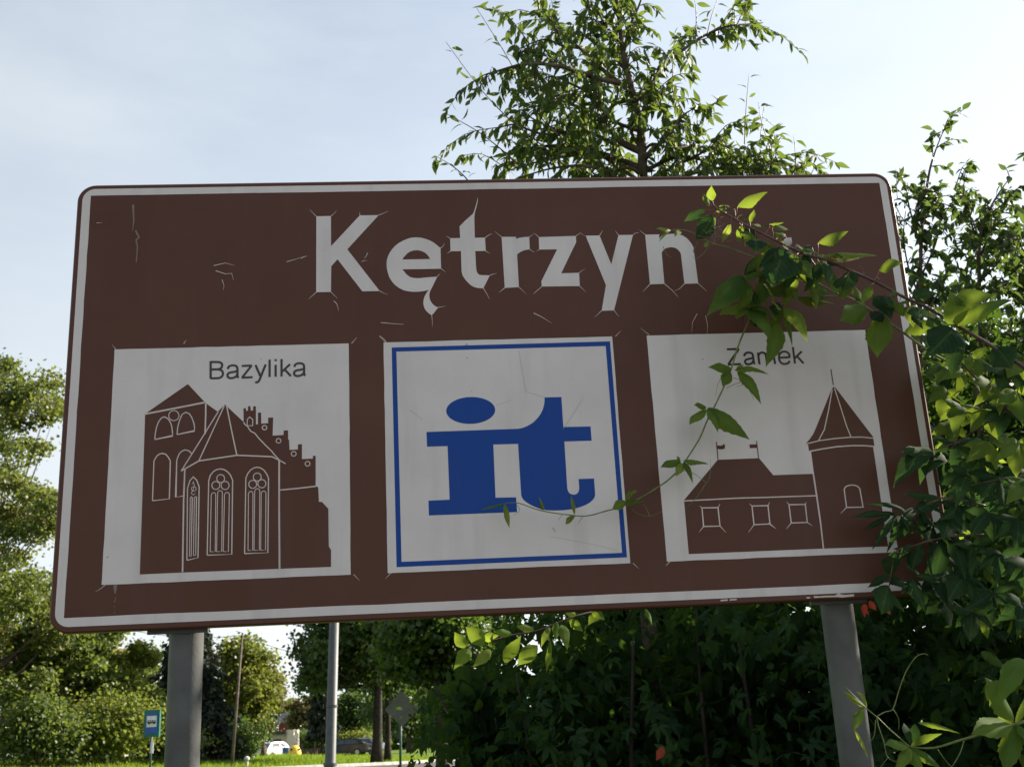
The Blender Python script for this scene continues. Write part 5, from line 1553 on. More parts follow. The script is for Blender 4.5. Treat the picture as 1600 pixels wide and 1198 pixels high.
# ------------------------------------------------------------------ the fruit tree and the saplings behind the sign
def leafy(name, label, base, cat, wood_paths, shoots, leaf_len, step, parts, material, part_meshes, mass_tpl, group=None, twig_len=(0.14, 0.42), twig_step=0.09, droop=0.55, shoot_step=0.075, bark='bark', seed=3, leaf_w=1.0, jit=0.9):
    """wood_paths: [(points, r0, r1, leafy from fraction)], shoots: thin sparse rods [(points, r0, r1)]"""
    rs = np.random.default_rng(seed)
    T = thing(name, base, label, cat, group)
    LP, LD, LN = [], [], []

    def leaf_at(p, d, nn):
        LP.append(tuple(p)); LD.append(tuple(d)); LN.append(tuple(nn))

    twigs = MB()
    for bi, (pts, r0, r1, f0) in enumerate(wood_paths):
        P = smooth_path(pts, 5)
        m = MB()
        m.tube(P, [r0 + (r1 - r0) * (i / (len(P) - 1)) for i in range(len(P))], 7)
        m.build('trunk' if bi == 0 else 'limb', MAT[bark], T, smooth=True)
        acc = 0.0
        tot = sum((P[i + 1] - P[i]).length for i in range(len(P) - 1))
        run = 0.0
        for i in range(len(P) - 1):
            seg = P[i + 1] - P[i]
            L = seg.length
            if L < 1e-6:
                continue
            t = 0.0
            while acc < L:
                q = P[i] + seg * (acc / L)
                if (run + acc) / tot >= f0:
                    o = Vector(rs.normal(size=3)); o -= seg.normalized() * o.dot(seg.normalized()); o.normalize()
                    dr = (o * jit + seg.normalized() * 0.6 + Vector((0, 0, 0.25 + 0.3 * rs.normal()))).normalized()
                    tl = rs.uniform(*twig_len) * (1.0 if rs.random() > 0.25 else 0.5)
                    tip = q + dr * tl + Vector((0, 0, -0.25 * tl))
                    TP = smooth_path([q, q + dr * tl * 0.55 + Vector((0, 0, 0.03 * tl)), tip], 3)
                    twigs.tube(TP, [0.0035 - 0.0024 * j / (len(TP) - 1) for j in range(len(TP))], 4, cap=False)
                    nl = max(int(tl / step), 2)
                    for k in range(nl):
                        s = (k + 0.6) / nl * (len(TP) - 1)
                        a = TP[int(min(s, len(TP) - 2))].lerp(TP[int(min(s, len(TP) - 2)) + 1], s - int(min(s, len(TP) - 2)))
                        side = Vector(rs.normal(size=3)).normalized()
                        leaf_at(a, dr * 0.5 + side * 0.75 + Vector((0, 0, -droop * rs.uniform(0.4, 1.7))), Vector(rs.normal(size=3)) * 0.6 + Vector((0, 0, 0.8)))
                acc += twig_step * rs.uniform(0.6, 1.4)
            acc -= L
            run += L
    twigs.build('twigs', MAT['twig'], T, smooth=True)['kind'] = 'stuff'
    for (pts, r0, r1) in shoots:
        P = smooth_path(pts, 5)
        m = MB()
        m.tube(P, [r0 + (r1 - r0) * (i / (len(P) - 1)) for i in range(len(P))], 5)
        m.build('shoot', MAT['twig'], T, smooth=True)
        acc, sgn = 0.03, 1
        for i in range(len(P) - 1):
            seg = P[i + 1] - P[i]
            L = seg.length
            while acc < L:
                q = P[i] + seg * (acc / L)
                sgn = -sgn
                side = Vector((sgn * rs.uniform(0.5, 1), rs.normal() * 0.7, rs.uniform(-0.5, 0.5)))
                leaf_at(q + side * 0.012, side + seg.normalized() * 0.3, Vector(rs.normal(size=3)) * 0.7 + Vector((0, -0.3, 0.6)))
                acc += shoot_step * rs.uniform(0.6, 1.4)
            acc -= L
    LP, LD, LN = np.array(LP), np.array(LD), np.array(LN)
    n = len(LP)
    ln = leaf_len * rs.uniform(0.65, 1.25, n)
    near = np.argsort(np.linalg.norm(LP - np.array(EYE), axis=1) - ln * 8)
    inview = []
    for i in near:
        if len(inview) >= parts:
            break
        v = M_cw.transposed() @ (Vector(LP[i]) - EYE)
        px, py = CX + F * v.x / v.z, CY + F * v.y / v.z
        if -20 < px < 1620 and -20 < py < 1210 and (py < 285 - 0.016 * (px - 122) or px > 1395 + 0.172 * (py - 290) or py > 985 - 0.043 * (px - 107)):
            inview.append(i)
    sel = np.zeros(n, bool); sel[inview] = True
    for i in inview:
        leaf_part(part_meshes[int(rs.integers(len(part_meshes)))], T, LP[i], LD[i], LN[i], ln[i], leaf_w)
    q = ~sel
    mass('foliage', LP[q], LD[q], LN[q], ln[q], np.full(q.sum(), leaf_w), mass_tpl, MAT[material], T, tint=np.clip(rs.normal(0.45, 0.25, q.sum()), 0, 1))
    return T, n


def pp(pts, depth, jit=0.25, seed=0):
    r = random.Random(seed + len(pts) * 7 + int(pts[0][0]))
    out = []
    dz = 0.0
    for i, p in enumerate(pts):
        dz += r.gauss(0, jit) * 0.5 if i else 0
        d = p[2] if len(p) > 2 else depth + dz
        out.append(at(p[0], p[1], d))
    return out


D0 = 5.6
tb = on_ground(1012, D0)
trunk = [Vector((tb.x, tb.y, tb.z - 0.1)), at(1010, 900, D0), at(1012, 600, D0), at(1008, 380, D0), at(1004, 280, D0), at(1003, 235, D0), at(999, 190, D0), at(987, 140, D0), at(975, 90, D0), at(968, 40, D0), at(962, -20, D0), at(958, -50, D0)]
wood = [(trunk, 0.042, 0.005, 0.66)]
for pts, r0, f0 in (
        ([(1000, 236), (968, 220), (940, 185), (905, 168), (870, 158), (840, 165)], 0.022, 0.10), ([(987, 145), (945, 112), (905, 75), (868, 45), (842, 22)], 0.016, 0.15), ([(968, 130), (930, 122), (880, 105), (825, 100), (775, 112), (755, 118)], 0.016, 0.12),
        ([(1000, 190), (1024, 122), (1045, 98), (1090, 62), (1135, 42), (1170, 38), (1192, 36)], 0.014, 0.38), ([(985, 120), (960, 90), (925, 65), (900, 45)], 0.012, 0.2), ([(975, 80), (985, 40), (1000, 5), (1005, -20)], 0.011, 0.1),
        ([(1004, 250), (1040, 215), (1062, 185), (1080, 172)], 0.014, 0.2), ([(1006, 268), (1060, 245), (1120, 255), (1170, 262)], 0.014, 0.1), ([(1002, 262), (940, 240), (880, 228), (825, 232), (790, 240)], 0.018, 0.12), ([(960, 225), (910, 205), (850, 210), (805, 195), (780, 200)], 0.012, 0.2),
        ([(1000, 205), (960, 190), (935, 165), (920, 140)], 0.012, 0.15), ([(1003, 235), (985, 200), (1010, 165), (1018, 140)], 0.010, 0.1), ([(1004, 275), (980, 262), (940, 275), (890, 285)], 0.013, 0.1), ([(1004, 290), (1050, 278), (1110, 292), (1150, 290)], 0.013, 0.1),
        ([(990, 155), (955, 160), (900, 135), (865, 120), (840, 128)], 0.010, 0.25), ([(990, 300), (930, 262), (870, 262), (820, 275)], 0.012, 0.1), ([(1003, 240), (1020, 225), (1050, 232), (1090, 225)], 0.010, 0.2), ([(1002, 285), (950, 250), (900, 215), (850, 195), (815, 175)], 0.012, 0.2), ([(1006, 285), (1050, 262), (1095, 240), (1120, 222)], 0.012, 0.2),
        ([(1003, 300), (960, 285), (915, 245), (845, 252), (790, 268)], 0.012, 0.2), ([(1006, 300), (1080, 272), (1150, 258), (1200, 250), (1245, 262)], 0.010, 0.3), ([(1008, 310), (1100, 296), (1180, 272), (1225, 262)], 0.009, 0.3), ([(990, 160), (1010, 150), (1035, 150), (1060, 140)], 0.009, 0.2), ([(905, 75), (880, 72), (850, 62), (815, 75)], 0.009, 0.1), ([(972, 70), (950, 45), (935, 20), (930, -5)], 0.009, 0.1)):
    wood.append((pp(pts, D0), r0, 0.003, f0))
shoots = []
for pts in ([(930, 275), (905, 240), (850, 190), (820, 140), (790, 85), (765, 45), (743, 10)], [(885, 262), (850, 230), (800, 190), (760, 150), (725, 105), (697, 66)], [(815, 262), (785, 235), (750, 208), (720, 190), (698, 178)], [(740, 292), (720, 270), (700, 255), (684, 246)],
            [(1160, 290), (1163, 230), (1165, 180), (1170, 116)], [(1190, 290), (1188, 220), (1194, 165)], [(1215, 300), (1205, 240), (1190, 190), (1185, 160)], [(1238, 300), (1243, 250), (1240, 212)], [(1255, 300), (1258, 250), (1262, 232)], [(975, 40), (960, 15), (957, -10)], [(1086, 66), (1088, 30), (1085, -5)], [(1105, 55), (1112, 25), (1124, -8)], [(1150, 42), (1160, 20), (1168, 2)],
            [(1270, 310), (1266, 280), (1272, 262)], [(1306, 310), (1305, 292), (1306, 283)], [(870, 50), (862, 28), (852, 12)]):
    shoots.append((pp(pts, D0, 0.12), 0.0045, 0.0012))
_, nl = leafy('fruit_tree', 'unpruned fruit tree with long leaves rising against the sky above the sign', tb, 'tree', wood, shoots, 0.071, 0.0160, 300, 'pear_mass', ME_PEAR, T_PEAR, twig_len=(0.10, 0.40), twig_step=0.046, droop=0.85, shoot_step=0.042, seed=5, leaf_w=0.78)
print('fruit tree leaves', nl)

D1 = 5.3
for k, (label, stem_, sides) in enumerate((
        ('young fruit tree just right of the sign with one bare tipped leader', [(1440, 700), (1438, 560), (1438, 430), (1442, 340), (1452, 270), (1462, 235), (1476, 200)],
         [[(1440, 470), (1420, 420), (1412, 370), (1415, 330)], [(1440, 430), (1462, 380), (1472, 330), (1466, 295)], [(1440, 390), (1425, 340), (1418, 305), (1425, 285)], [(1444, 350), (1456, 320), (1470, 300)], [(1438, 500), (1465, 460), (1480, 425)], [(1438, 520), (1415, 480), (1405, 440)], [(1442, 360), (1434, 320), (1440, 290)]]),
        ('young fruit tree at the right edge with two forked leafy tops', [(1535, 720), (1533, 560), (1530, 440), (1532, 370), (1545, 330), (1562, 300), (1578, 278)],
         [[(1530, 420), (1522, 370), (1512, 320), (1500, 295), (1492, 284)], [(1532, 380), (1520, 345), (1508, 325), (1515, 300)], [(1531, 440), (1560, 410), (1580, 380), (1596, 372)], [(1545, 335), (1560, 325), (1585, 300), (1594, 290)], [(1531, 460), (1505, 430), (1490, 400)], [(1532, 480), (1560, 450), (1590, 430)], [(1532, 400), (1545, 370), (1560, 345)]]),
        ('young fruit tree half outside the right edge of the photo', [(1615, 720), (1612, 560), (1606, 470), (1602, 400), (1606, 350), (1612, 320)],
         [[(1606, 460), (1585, 420), (1575, 395)], [(1604, 430), (1620, 390), (1640, 360)], [(1606, 480), (1580, 460), (1565, 440)], [(1603, 400), (1590, 370), (1592, 345)]]))):
    gb = on_ground(stem_[0][0], D1 + 0.25 * k)
    path = [Vector((gb.x, gb.y, gb.z - .05))] + pp(stem_, D1 + 0.25 * k, 0.05)
    wood = [(path, 0.016, 0.002, 0.50)] + [(pp(s, D1 + 0.25 * k, 0.25, 3), 0.006, 0.0015, 0.05) for s in sides]
    sh = [(pp([(1402, 310), (1401, 285), (1400, 262)], D1, .02), .002, .001)] if k == 0 else []
    leafy('young_tree', label, gb, 'tree', wood, sh, 0.058, 0.015, 200, 'plum_mass', ME_PLUM, T_PEAR, twig_len=(0.07, 0.20), twig_step=0.052, droop=0.6, seed=60 + k, group='young trees right of the sign', leaf_w=1.1)


# ------------------------------------------------------------------ the creeper-covered hedge
def in_px(p):
    v = M_cw.transposed() @ (Vector(p) - EYE)
    return CX + F * v.x / v.z, CY + F * v.y / v.z


def hedge(name, label, base, boxes, n_leaf, leaf, parts, seed, cat='hedge', visible=None, stems=10, fill=2500, meshes=None, dens_front=0.55):
    """boxes: (x0, x1, y0, y1, top height) blocks of the hedge; leaves thickest in the front and top skin"""
    rs = np.random.default_rng(seed)
    T = thing(name, base, label, cat)
    vol = np.array([(b[1] - b[0]) * b[4] * 1.0 for b in boxes]); vol /= vol.sum()
    bi = rs.choice(len(boxes), n_leaf, p=vol)
    B = np.array(boxes)[bi]
    x = B[:, 0] + (B[:, 1] - B[:, 0]) * rs.random(n_leaf)
    zz = rs.random(n_leaf)
    wave = 0.22 * np.sin(x * 3.1 + 1) + 0.20 * np.sin(x * 7.3 + 4 * zz) + 0.20 * np.sin(zz * 9 + x * 2) + 0.12 * np.sin(x * 17 + zz * 13)
    topv = B[:, 4] * (1 + 0.10 * np.sin(x * 2.3) + 0.06 * np.sin(x * 6.1 + 2))
    z = zz * topv
    depth = B[:, 3] - B[:, 2]
    fr = rs.random(n_leaf) < dens_front
    y = np.where(fr, B[:, 2] + wave + np.abs(rs.normal(0, 0.12, n_leaf)), B[:, 2] + wave + depth * rs.random(n_leaf))
    round_ = np.clip((z / topv - 0.75) / 0.25, 0, 1) ** 2
    y = y + round_ * depth * 0.35
    gz = np.array([ground_z(a, b) for a, b in zip(x, y)])
    pos = np.stack([x, y, gz + z + 0.03], 1)
    d = rs.normal(size=(n_leaf, 3)) * 0.6 + np.array([0, -0.35, -0.75])
    nr = rs.normal(size=(n_leaf, 3)) * 0.75 + np.array([0, -0.8, 0.7])
    ln = leaf * rs.uniform(0.45, 1.45, n_leaf)
    dist = np.linalg.norm(pos - np.array(EYE), axis=1)
    order = np.argsort(dist - rs.random(n_leaf) * 0.25)
    sel = []
    for i in order:
        if len(sel) >= parts: break
        px, py = in_px(pos[i])
        if visible(px, py):
            sel.append(i)
    mk = np.zeros(n_leaf, bool); mk[sel] = True
    for i in sel:
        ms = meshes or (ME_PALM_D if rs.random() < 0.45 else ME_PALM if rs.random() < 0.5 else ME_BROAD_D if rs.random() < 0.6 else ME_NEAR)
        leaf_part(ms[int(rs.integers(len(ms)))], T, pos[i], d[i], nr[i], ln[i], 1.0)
    q = ~mk
    sg = rs.random(n_leaf) < 0.35                       # simple leaves of other shrubs mixed in
    q1, q2 = q & ~sg, q & sg
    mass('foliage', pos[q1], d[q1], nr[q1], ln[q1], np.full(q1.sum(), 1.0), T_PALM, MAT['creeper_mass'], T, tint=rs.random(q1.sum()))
    mass('shrub_foliage', np.repeat(pos[q2], 3, 0) + rs.normal(0, 0.05, (3 * q2.sum(), 3)), np.repeat(d[q2], 3, 0) + rs.normal(0, .5, (3 * q2.sum(), 3)), np.repeat(nr[q2], 3, 0) + rs.normal(0, .5, (3 * q2.sum(), 3)), np.repeat(ln[q2], 3) * 0.85, np.full(3 * q2.sum(), 1.0), T_PEAR, MAT['creeper_mass'], T, tint=rs.random(3 * q2.sum()))
    # woody inside: stems and coarse inner leaves
    for k in range(stems):
        b = boxes[k % len(boxes)]
        x0 = rs.uniform(b[0] + 0.3, max(b[1], b[0] + 0.35)); y0 = rs.uniform(b[2] + 0.2, b[3])
        m = MB()
        P = [(x0 + 0.12 * math.sin(3 * t + k) + 0.25 * t * rs.normal(0, .25), y0 + 0.1 * math.cos(4 * t + k), ground_z(x0, y0) - 0.05 + t * b[4] * 0.92) for t in (0, .2, .4, .6, .8, 1)]
        m.tube(smooth_path(P, 3), [0.022 - 0.017 * j / 15 for j in range(16)], 6)
        m.build('stem', MAT['dark_bark'], T, smooth=True)
    bi = rs.choice(len(boxes), fill, p=vol)
    B = np.array(boxes)[bi]
    x = B[:, 0] + 0.18 + (B[:, 1] - B[:, 0] - 0.2) * rs.random(fill)
    y = B[:, 2] + 0.4 + (B[:, 3] - B[:, 2] - 0.4) * rs.random(fill)
    z = rs.random(fill) * B[:, 4] * 0.90
    gz = np.array([ground_z(a, b) for a, b in zip(x, y)])
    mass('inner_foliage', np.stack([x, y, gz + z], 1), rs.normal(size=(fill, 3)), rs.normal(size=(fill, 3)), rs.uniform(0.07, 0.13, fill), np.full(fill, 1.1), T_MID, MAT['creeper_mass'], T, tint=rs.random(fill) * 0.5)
    return T


def under_sign(px, py):
    return 560 < px < 1620 and py < 1215 and py > 985 - 0.043 * (px - 107)


def right_of_sign(px, py):
    return px < 1625 and py < 1215 and (px > 1400 + 0.172 * (py - 290)) and py > 380


hb = on_ground(1000, 5.0)
x_l = at(634, 1100, 5.2).x
hedge('creeper_hedge', 'dark creeper covered hedge in the shade under the sign', hb,
      [(x_l, x_l + 0.5, 5.2, 6.4, 2.1), (x_l + 0.4, 0.6, 4.85, 6.8, 2.2), (0.5, 1.7, 4.7, 7.0, 2.35), (x_l + 0.7, 1.7, 6.9, 8.0, 3.4)], 11000, 0.064, 290, 71, meshes=ME_PALM_D + ME_BROAD_D[:1] + ME_DARK[:1], visible=under_sign, stems=18, fill=30000, dens_front=0.3)  # tall back row, hidden by the sign, added to keep sun off the hedge
hb2 = on_ground(1520, 4.2)
hedge('creeper_bush', 'tall creeper covered bush spilling over the right end of the sign', hb2,
      [(1.48, 2.6, 4.05, 5.4, 2.62), (1.60, 3.2, 4.3, 6.2, 2.9), (1.62, 4.6, 5.8, 8.2, 4.1), (2.9, 5.2, 3.6, 6.8, 4.2)], 17000, 0.080, 290, 72, visible=right_of_sign, stems=12, fill=14000, cat='bush')  # last block, nearly all out of view, added to shade the right foliage
crown_tree('plum_thicket', 'dense dark thicket closing the view behind the young trees at right', 1530, 7.6, 490, 900, 175, 70, 17000, 0.07, 'plum_mass', cat='thicket', trunk_r=0.05, sub_sig=0.22, tpl=T_PEAR, seed=81, n_limb=30, hollow=2.0, aspect=0.6)

# a few leaves already turned red
for (px, py, dp, s_) in ((1352, 943, 4.0, 0.05), (1358, 938, 4.02, 0.04), (1346, 949, 4.0, 0.035), (1036, 1166, 4.62, 0.06), (1384, 948, 4.0, 0.03)):
    hh = [o for o in scene.objects if o.name.startswith('creeper_bush')][0] if px > 1300 else [o for o in scene.objects if o.name.startswith('creeper_hedge')][0]
    tag(leaf_part(random.choice(ME_RED), hh, at(px, py, dp), Vector((random.uniform(-.6, .6), -0.2, -0.8)), Vector((random.uniform(-.4, .4), -0.8, 0.5)), s_, 1.1), 'red autumn leaf')


# ================================================================== things along the far side
def rotz(a):
    return (Vector((math.cos(a), math.sin(a), 0)), Vector((-math.sin(a), math.cos(a), 0)), Vector((0, 0, 1)))


# bus stop sign
D = 29.0
p = on_ground(237, D)
BS = thing('bus_stop_sign', p, 'small green and blue bus stop sign on a thin post beside the grey post', 'bus stop sign')
top, b0 = at(239, 1110, D), at(237, 1198, D)
m = MB(); m.tube([(p.x, p.y, p.z - 0.1), (at(238, 1112, D).x, D, top.z - 0.03)], 0.03, 10); m.build('post', MAT['dark_green_paint'], BS, smooth=True)


def board(px0, py0, px1, py1, dep, yoff, thick, material, name, parent):
    c = at((px0 + px1) / 2, (py0 + py1) / 2, dep)
    wd, ht = (px1 - px0) / F * dep, (py1 - py0) / F * dep
    m = MB(); m.box((c.x, dep + yoff, c.z), (wd, thick, ht), axes=(RB[0], RB[1], RB[2]))
    return m.build(name, material, parent)


RB = rotz(R(-12))
board(226.3, 1110, 251.8, 1149, D, -0.05, 0.06, MAT['green_sign'], 'sign_board', BS)
board(229.2, 1114.5, 248.9, 1144.5, D, -0.085, 0.012, MAT['blue_sign'], 'blue_field', BS)
board(230.8, 1118.5, 247.0, 1134.5, D, -0.094, 0.008, MAT['white_sign'], 'white_field', BS)
m = MB()
c = at(238.8, 1128.0, D)
m.box(c + Vector((0, -0.103, 0)), (0.22, 0.006, 0.035), axes=RB)
m.box(c + Vector((0, -0.103, 0.045)), (0.20, 0.006, 0.012), axes=RB)
for dx in (-0.07, 0.07):
    m.box(c + RB[0] * dx + Vector((0, -0.1035, -0.025)), (0.045, 0.0062, 0.03), axes=RB)
for dx in (-0.095, -0.032, 0.032, 0.095):
    m.box(c + RB[0] * dx + Vector((0, -0.1028, 0.028)), (0.012, 0.0058, 0.03), axes=RB)
m.build('bus_symbol', MAT['black_sign'], BS)
board(236.0, 1159.5, 240.4, 1175.5, D, -0.04, 0.012, MAT['white_sign'], 'timetable', BS)

# leaning wooden pole with its wires
D = 43.0
p = on_ground(363, D)
UP = thing('utility_pole', p, 'thin leaning wooden utility pole standing on the grass before the sunny tree', 'pole')
tp = at(379, 988, D)
m = MB(); m.tube([(p.x, p.y, p.z - 0.2), (p.x * 0.5 + tp.x * 0.5, D, (p.z + tp.z) / 2), tp], [0.060, 0.050, 0.038], 9); m.build('pole', MAT['wood'], UP, smooth=True)
m = MB(); m.box((tp.x, D - 0.05, tp.z - 0.12), (0.06, 0.14, 0.05)); m.build('bracket', MAT['galv'], UP)
for a, b, sag in ((tp + Vector((0, -.1, -.14)), at(700, 1046, 60), 0.5), (tp + Vector((0, -.1, -.10)), at(60, 930, 44), 0.6)):
    a, b = Vector(a), Vector(b)
    m = MB(); m.tube([a.lerp(b, i / 14) - Vector((0, 0, 4 * sag * (i / 14) * (1 - i / 14))) for i in range(15)], 0.011, 4); m.build('wire', MAT['wire'], UP, smooth=True)

# street lamp post
D = 17.0
p = on_ground(512, D)
LP_ = thing('lamp_post', p, 'grey street lamp post rising out of sight behind the sign', 'lamp post')
tp = at(527, 800, D)
axis = (tp - p).normalized()
m = MB(); m.tube([p - axis * 0.2, p + axis * 1.25, p + axis * 1.27, tp], [0.092, 0.090, 0.078, 0.062], 20); m.build('shaft', MAT['dark_steel'], LP_, smooth=True)
for f, r_, h in ((1.26, 0.098, 0.035), (2.05, 0.084, 0.03)):
    m = MB(); m.tube([p + axis * f, p + axis * (f + h)], r_, 20); m.build('collar', MAT['dark_steel'], LP_)
m = MB(); m.box(p + axis * 0.75 + Vector((0.02, -0.088, 0)), (0.09, 0.012, 0.38)); m.build('hatch', MAT['dark_steel'], LP_)
m = MB(); m.tube([tp, tp + Vector((-0.1, 0.4, 0.12)), tp + Vector((-0.3, 1.1, 0.16))], 0.03, 8); m.build('arm', MAT['dark_steel'], LP_, smooth=True)
m = MB(); m.box(tp + Vector((-0.38, 1.35, 0.16)), (0.2, 0.55, 0.09), rot=0.2); m.build('lantern', MAT['alu'], LP_)

# square road sign standing on its corner, seen from behind
D = 28.5
p = on_ground(624, D)
DS = thing('road_sign', p, 'grey back of a diamond shaped road sign half hidden by leaves', 'road sign')
c = at(628, 1107, D)
h = 26.0 / F * D
m = MB(); m.tube([(p.x, p.y, p.z - 0.2), (c.x - 0.03, D, c.z + h * 0.7)], 0.032, 10); m.build('post', MAT['dark_green_paint'], DS, smooth=True)
rr = [(0, 1), (1, 0), (0, -1), (-1, 0)]
rp = []
for i in range(4):
    a, b = Vector(rr[i]), Vector(rr[(i + 1) % 4])
    z0 = Vector(rr[i - 1])
    for t in (0.10, 0.05, 0.0):
        pass
    rp += [a.lerp(z0, 0.10), a.lerp(z0, 0.04) * 0.985, a.lerp(b, 0.04) * 0.985, a.lerp(b, 0.10)]
m = MB()
n = len(rp)
for yo in (-0.055, -0.037):
    m.v += [(c.x + q.x * h, D + yo, c.z + q.y * h) for q in rp]
m.f += [tuple(range(n)), tuple(range(2 * n - 1, n - 1, -1))] + [(i, (i + 1) % n, n + (i + 1) % n, n + i) for i in range(n)]
m.build('sign_plate', mat('weathered_plate', (0.13, 0.13, 0.135), 0.6, 0.3), DS)
m = MB(); m.box((c.x - 0.03, D - 0.062, c.z), (0.10, 0.016, 0.05)); m.build('bracket', MAT['alu'], DS)

# two pale marker stones on the verge
for (px, dep, s_, lab) in ((386.5, 43.0, 0.11, 'small white marker stone with a round head on the sunny grass'), (212, 33.0, 0.09, 'pale stone lying on the grass left of the bus stop post')):
    p = on_ground(px, dep)
    if dep > 40:
        T = thing('marker_stone', p, lab, 'marker stone')
        m = MB(); m.lathe(p, [(s_ * 0.55, -0.05), (s_ * 0.5, 0.16), (s_ * 0.62, 0.18)], 12); m.build('shaft', MAT['stone'], T)
        m = MB(); m.lathe(p, [(s_ * 0.3, 0.182), (s_ * 0.8, 0.21), (s_ * 0.95, 0.26), (s_ * 0.8, 0.31), (s_ * 0.35, 0.345), (0.004, 0.35)], 12); m.build('head', MAT['stone'], T, smooth=True)
    else:
        m = MB()
        pr = [(s_ * 1.1, -0.03), (s_ * 1.25, 0.04), (s_ * 1.0, 0.12), (s_ * 0.5, 0.16), (0.01, 0.165)]
        m.lathe(p, pr, 9)
        m.v = [(v[0] + 0.02 * math.sin(v[1] * 40), v[1], v[2] + 0.015 * math.sin(v[0] * 50)) for v in m.v]
        tag(m.build('stone', MAT['stone'], None, smooth=True), lab, 'stone')


# ------------------------------------------------------------------ cars
def car(name, label, pos, heading, paint, L=4.4, H=1.45, W=1.75):
    T = thing(name, pos, label, 'car')
    ax, ay, az = rotz(heading)

    def P(x, y, z):
        return Vector(pos) + ax * x + ay * y + az * z

    h = L / 2
    prof = [(-h, 0.42), (-h + 0.04, 0.70), (-h + 0.12, 0.92), (-h + 0.55, 0.98), (h - 1.35, 0.93), (h - 0.45, 0.80), (h - 0.08, 0.66), (h, 0.45), (h - 0.06, 0.25), (-h + 0.05, 0.25)]
    m = MB()
    n = len(prof)
    secs = [(-W / 2 * 0.94, 0.93), (-W / 2, 1.0), (W / 2, 1.0), (W / 2 * 0.94, 0.93)]
    for (y, k) in secs:
        for (x, z) in prof:
            zz = 0.55 + (z - 0.55) * k
            m.v.append(tuple(P(x * (0.97 + 0.03 * k), y + (0 if k == 1 else math.copysign(0.03, y)), zz)))
    for s_ in range(3):
        for i in range(n):
            j = (i + 1) % n
            m.f.append((s_ * n + i, s_ * n + j, (s_ + 1) * n + j, (s_ + 1) * n + i))
    m.f.append(tuple(range(n))); m.f.append(tuple(3 * n + i for i in range(n - 1, -1, -1)))
    m.build('body', paint, T)
    cab = [(-h + 0.30, 0.95), (-h + 0.95, H - 0.06), (-h + 1.35, H), (0.25, H), (0.62, H - 0.08), (h - 1.25, 0.93)]
    m = MB()
    n = len(cab)
    for sg in (-1, 1):
        for (x, z) in cab:
            y = sg * (W / 2 - 0.03 - 0.22 * (z - 0.93) / (H - 0.93))
            m.v.append(tuple(P(x, y, z)))
    m.f += [tuple(range(n)), tuple(range(2 * n - 1, n - 1, -1))] + [(i, n + i, n + (i + 1) % n, (i + 1) % n) for i in range(n)]
    m.build('cabin', paint, T)
    for sg in (-1, 1):
        for (x0, x1, x2, x3) in ((-h + 0.72, -h + 1.12, 0.0 - 0.25, 0.0 - 0.20), (-0.12, -0.16, 0.28, h - 1.62)):
            m = MB()
            vs = []
            for (x, z) in ((x0, 1.0), (x1, H - 0.10), (x2, H - 0.10), (x3, 1.0)):
                y = sg * (W / 2 - 0.03 - 0.22 * (z - 0.93) / (H - 0.93) + 0.006)
                vs.append(P(x, y, z))
            m.add(vs, [(0, 1, 2, 3)])
            m.build('side_window', MAT['car_glass'], T)
    for (x0, z0, x1, z1, nm) in ((-h + 0.36, 1.0, -h + 0.90, H - 0.10, 'rear_window'), (h - 1.34, 0.98, 0.70, H - 0.12, 'windscreen')):
        m = MB()
        vs = []
        o = -0.012 if x0 < 0 else 0.012
        for (x, z, s2) in ((x0, z0, -1), (x1, z1, -1), (x1, z1, 1), (x0, z0, 1)):
            vs.append(P(x + o, s2 * (W / 2 - 0.13 - 0.22 * (z - 0.93) / (H - 0.93)), z + 0.01))
        m.add(vs, [(0, 1, 2, 3)])
        m.build(nm, MAT['car_glass'], T)
    for x in (-h + 0.85, h - 0.85):
        for sg in (-1, 1):
            m = MB()
            c0, c1 = P(x, sg * (W / 2 - 0.20), 0.31), P(x, sg * (W / 2 + 0.012), 0.31)
            m.tube([c0, c0.lerp(c1, 0.9), c1], [0.31, 0.31, 0.285], 20)
            wh = m.build('wheel', MAT['rubber'], T)
            m = MB(); m.tube([c0.lerp(c1, 0.95), c1 + (c1 - c0).normalized() * 0.008], [0.20, 0.19], 14); m.build('rim', MAT['rim'], wh)
    for sg in (-1, 1):
        m = MB(); m.box(P(-h + 0.05, sg * (W / 2 - 0.20), 0.78), (0.12, 0.34, 0.16), axes=(ax, ay, az)); m.build('tail_lamp', MAT['red_lens'], T)
        m = MB(); m.box(P(h - 0.16, sg * (W / 2 - 0.26), 0.64), (0.22, 0.36, 0.12), axes=(ax, ay, az)); m.build('headlight', MAT['glass'], T)
    for (x, nm) in ((-h - 0.004, 'number_plate'),):
        m = MB(); m.box(P(x, 0, 0.55), (0.02, 0.5, 0.11), axes=(ax, ay, az)); m.build(nm, MAT['white_sign'], T)
    return T


car('parked_car', 'black car parked side on behind the lamp post', on_ground(539, 106), R(180 - 8), MAT['black_paint'])
car('parked_car', 'dark silver roofed car parked just behind the black car', on_ground(566, 112), R(180 - 20), MAT['silver_paint'], H=1.5)
car('parked_car', 'white car parked in front of the small cream shed', on_ground(429, 100), R(65), MAT['white_paint'], H=1.42)

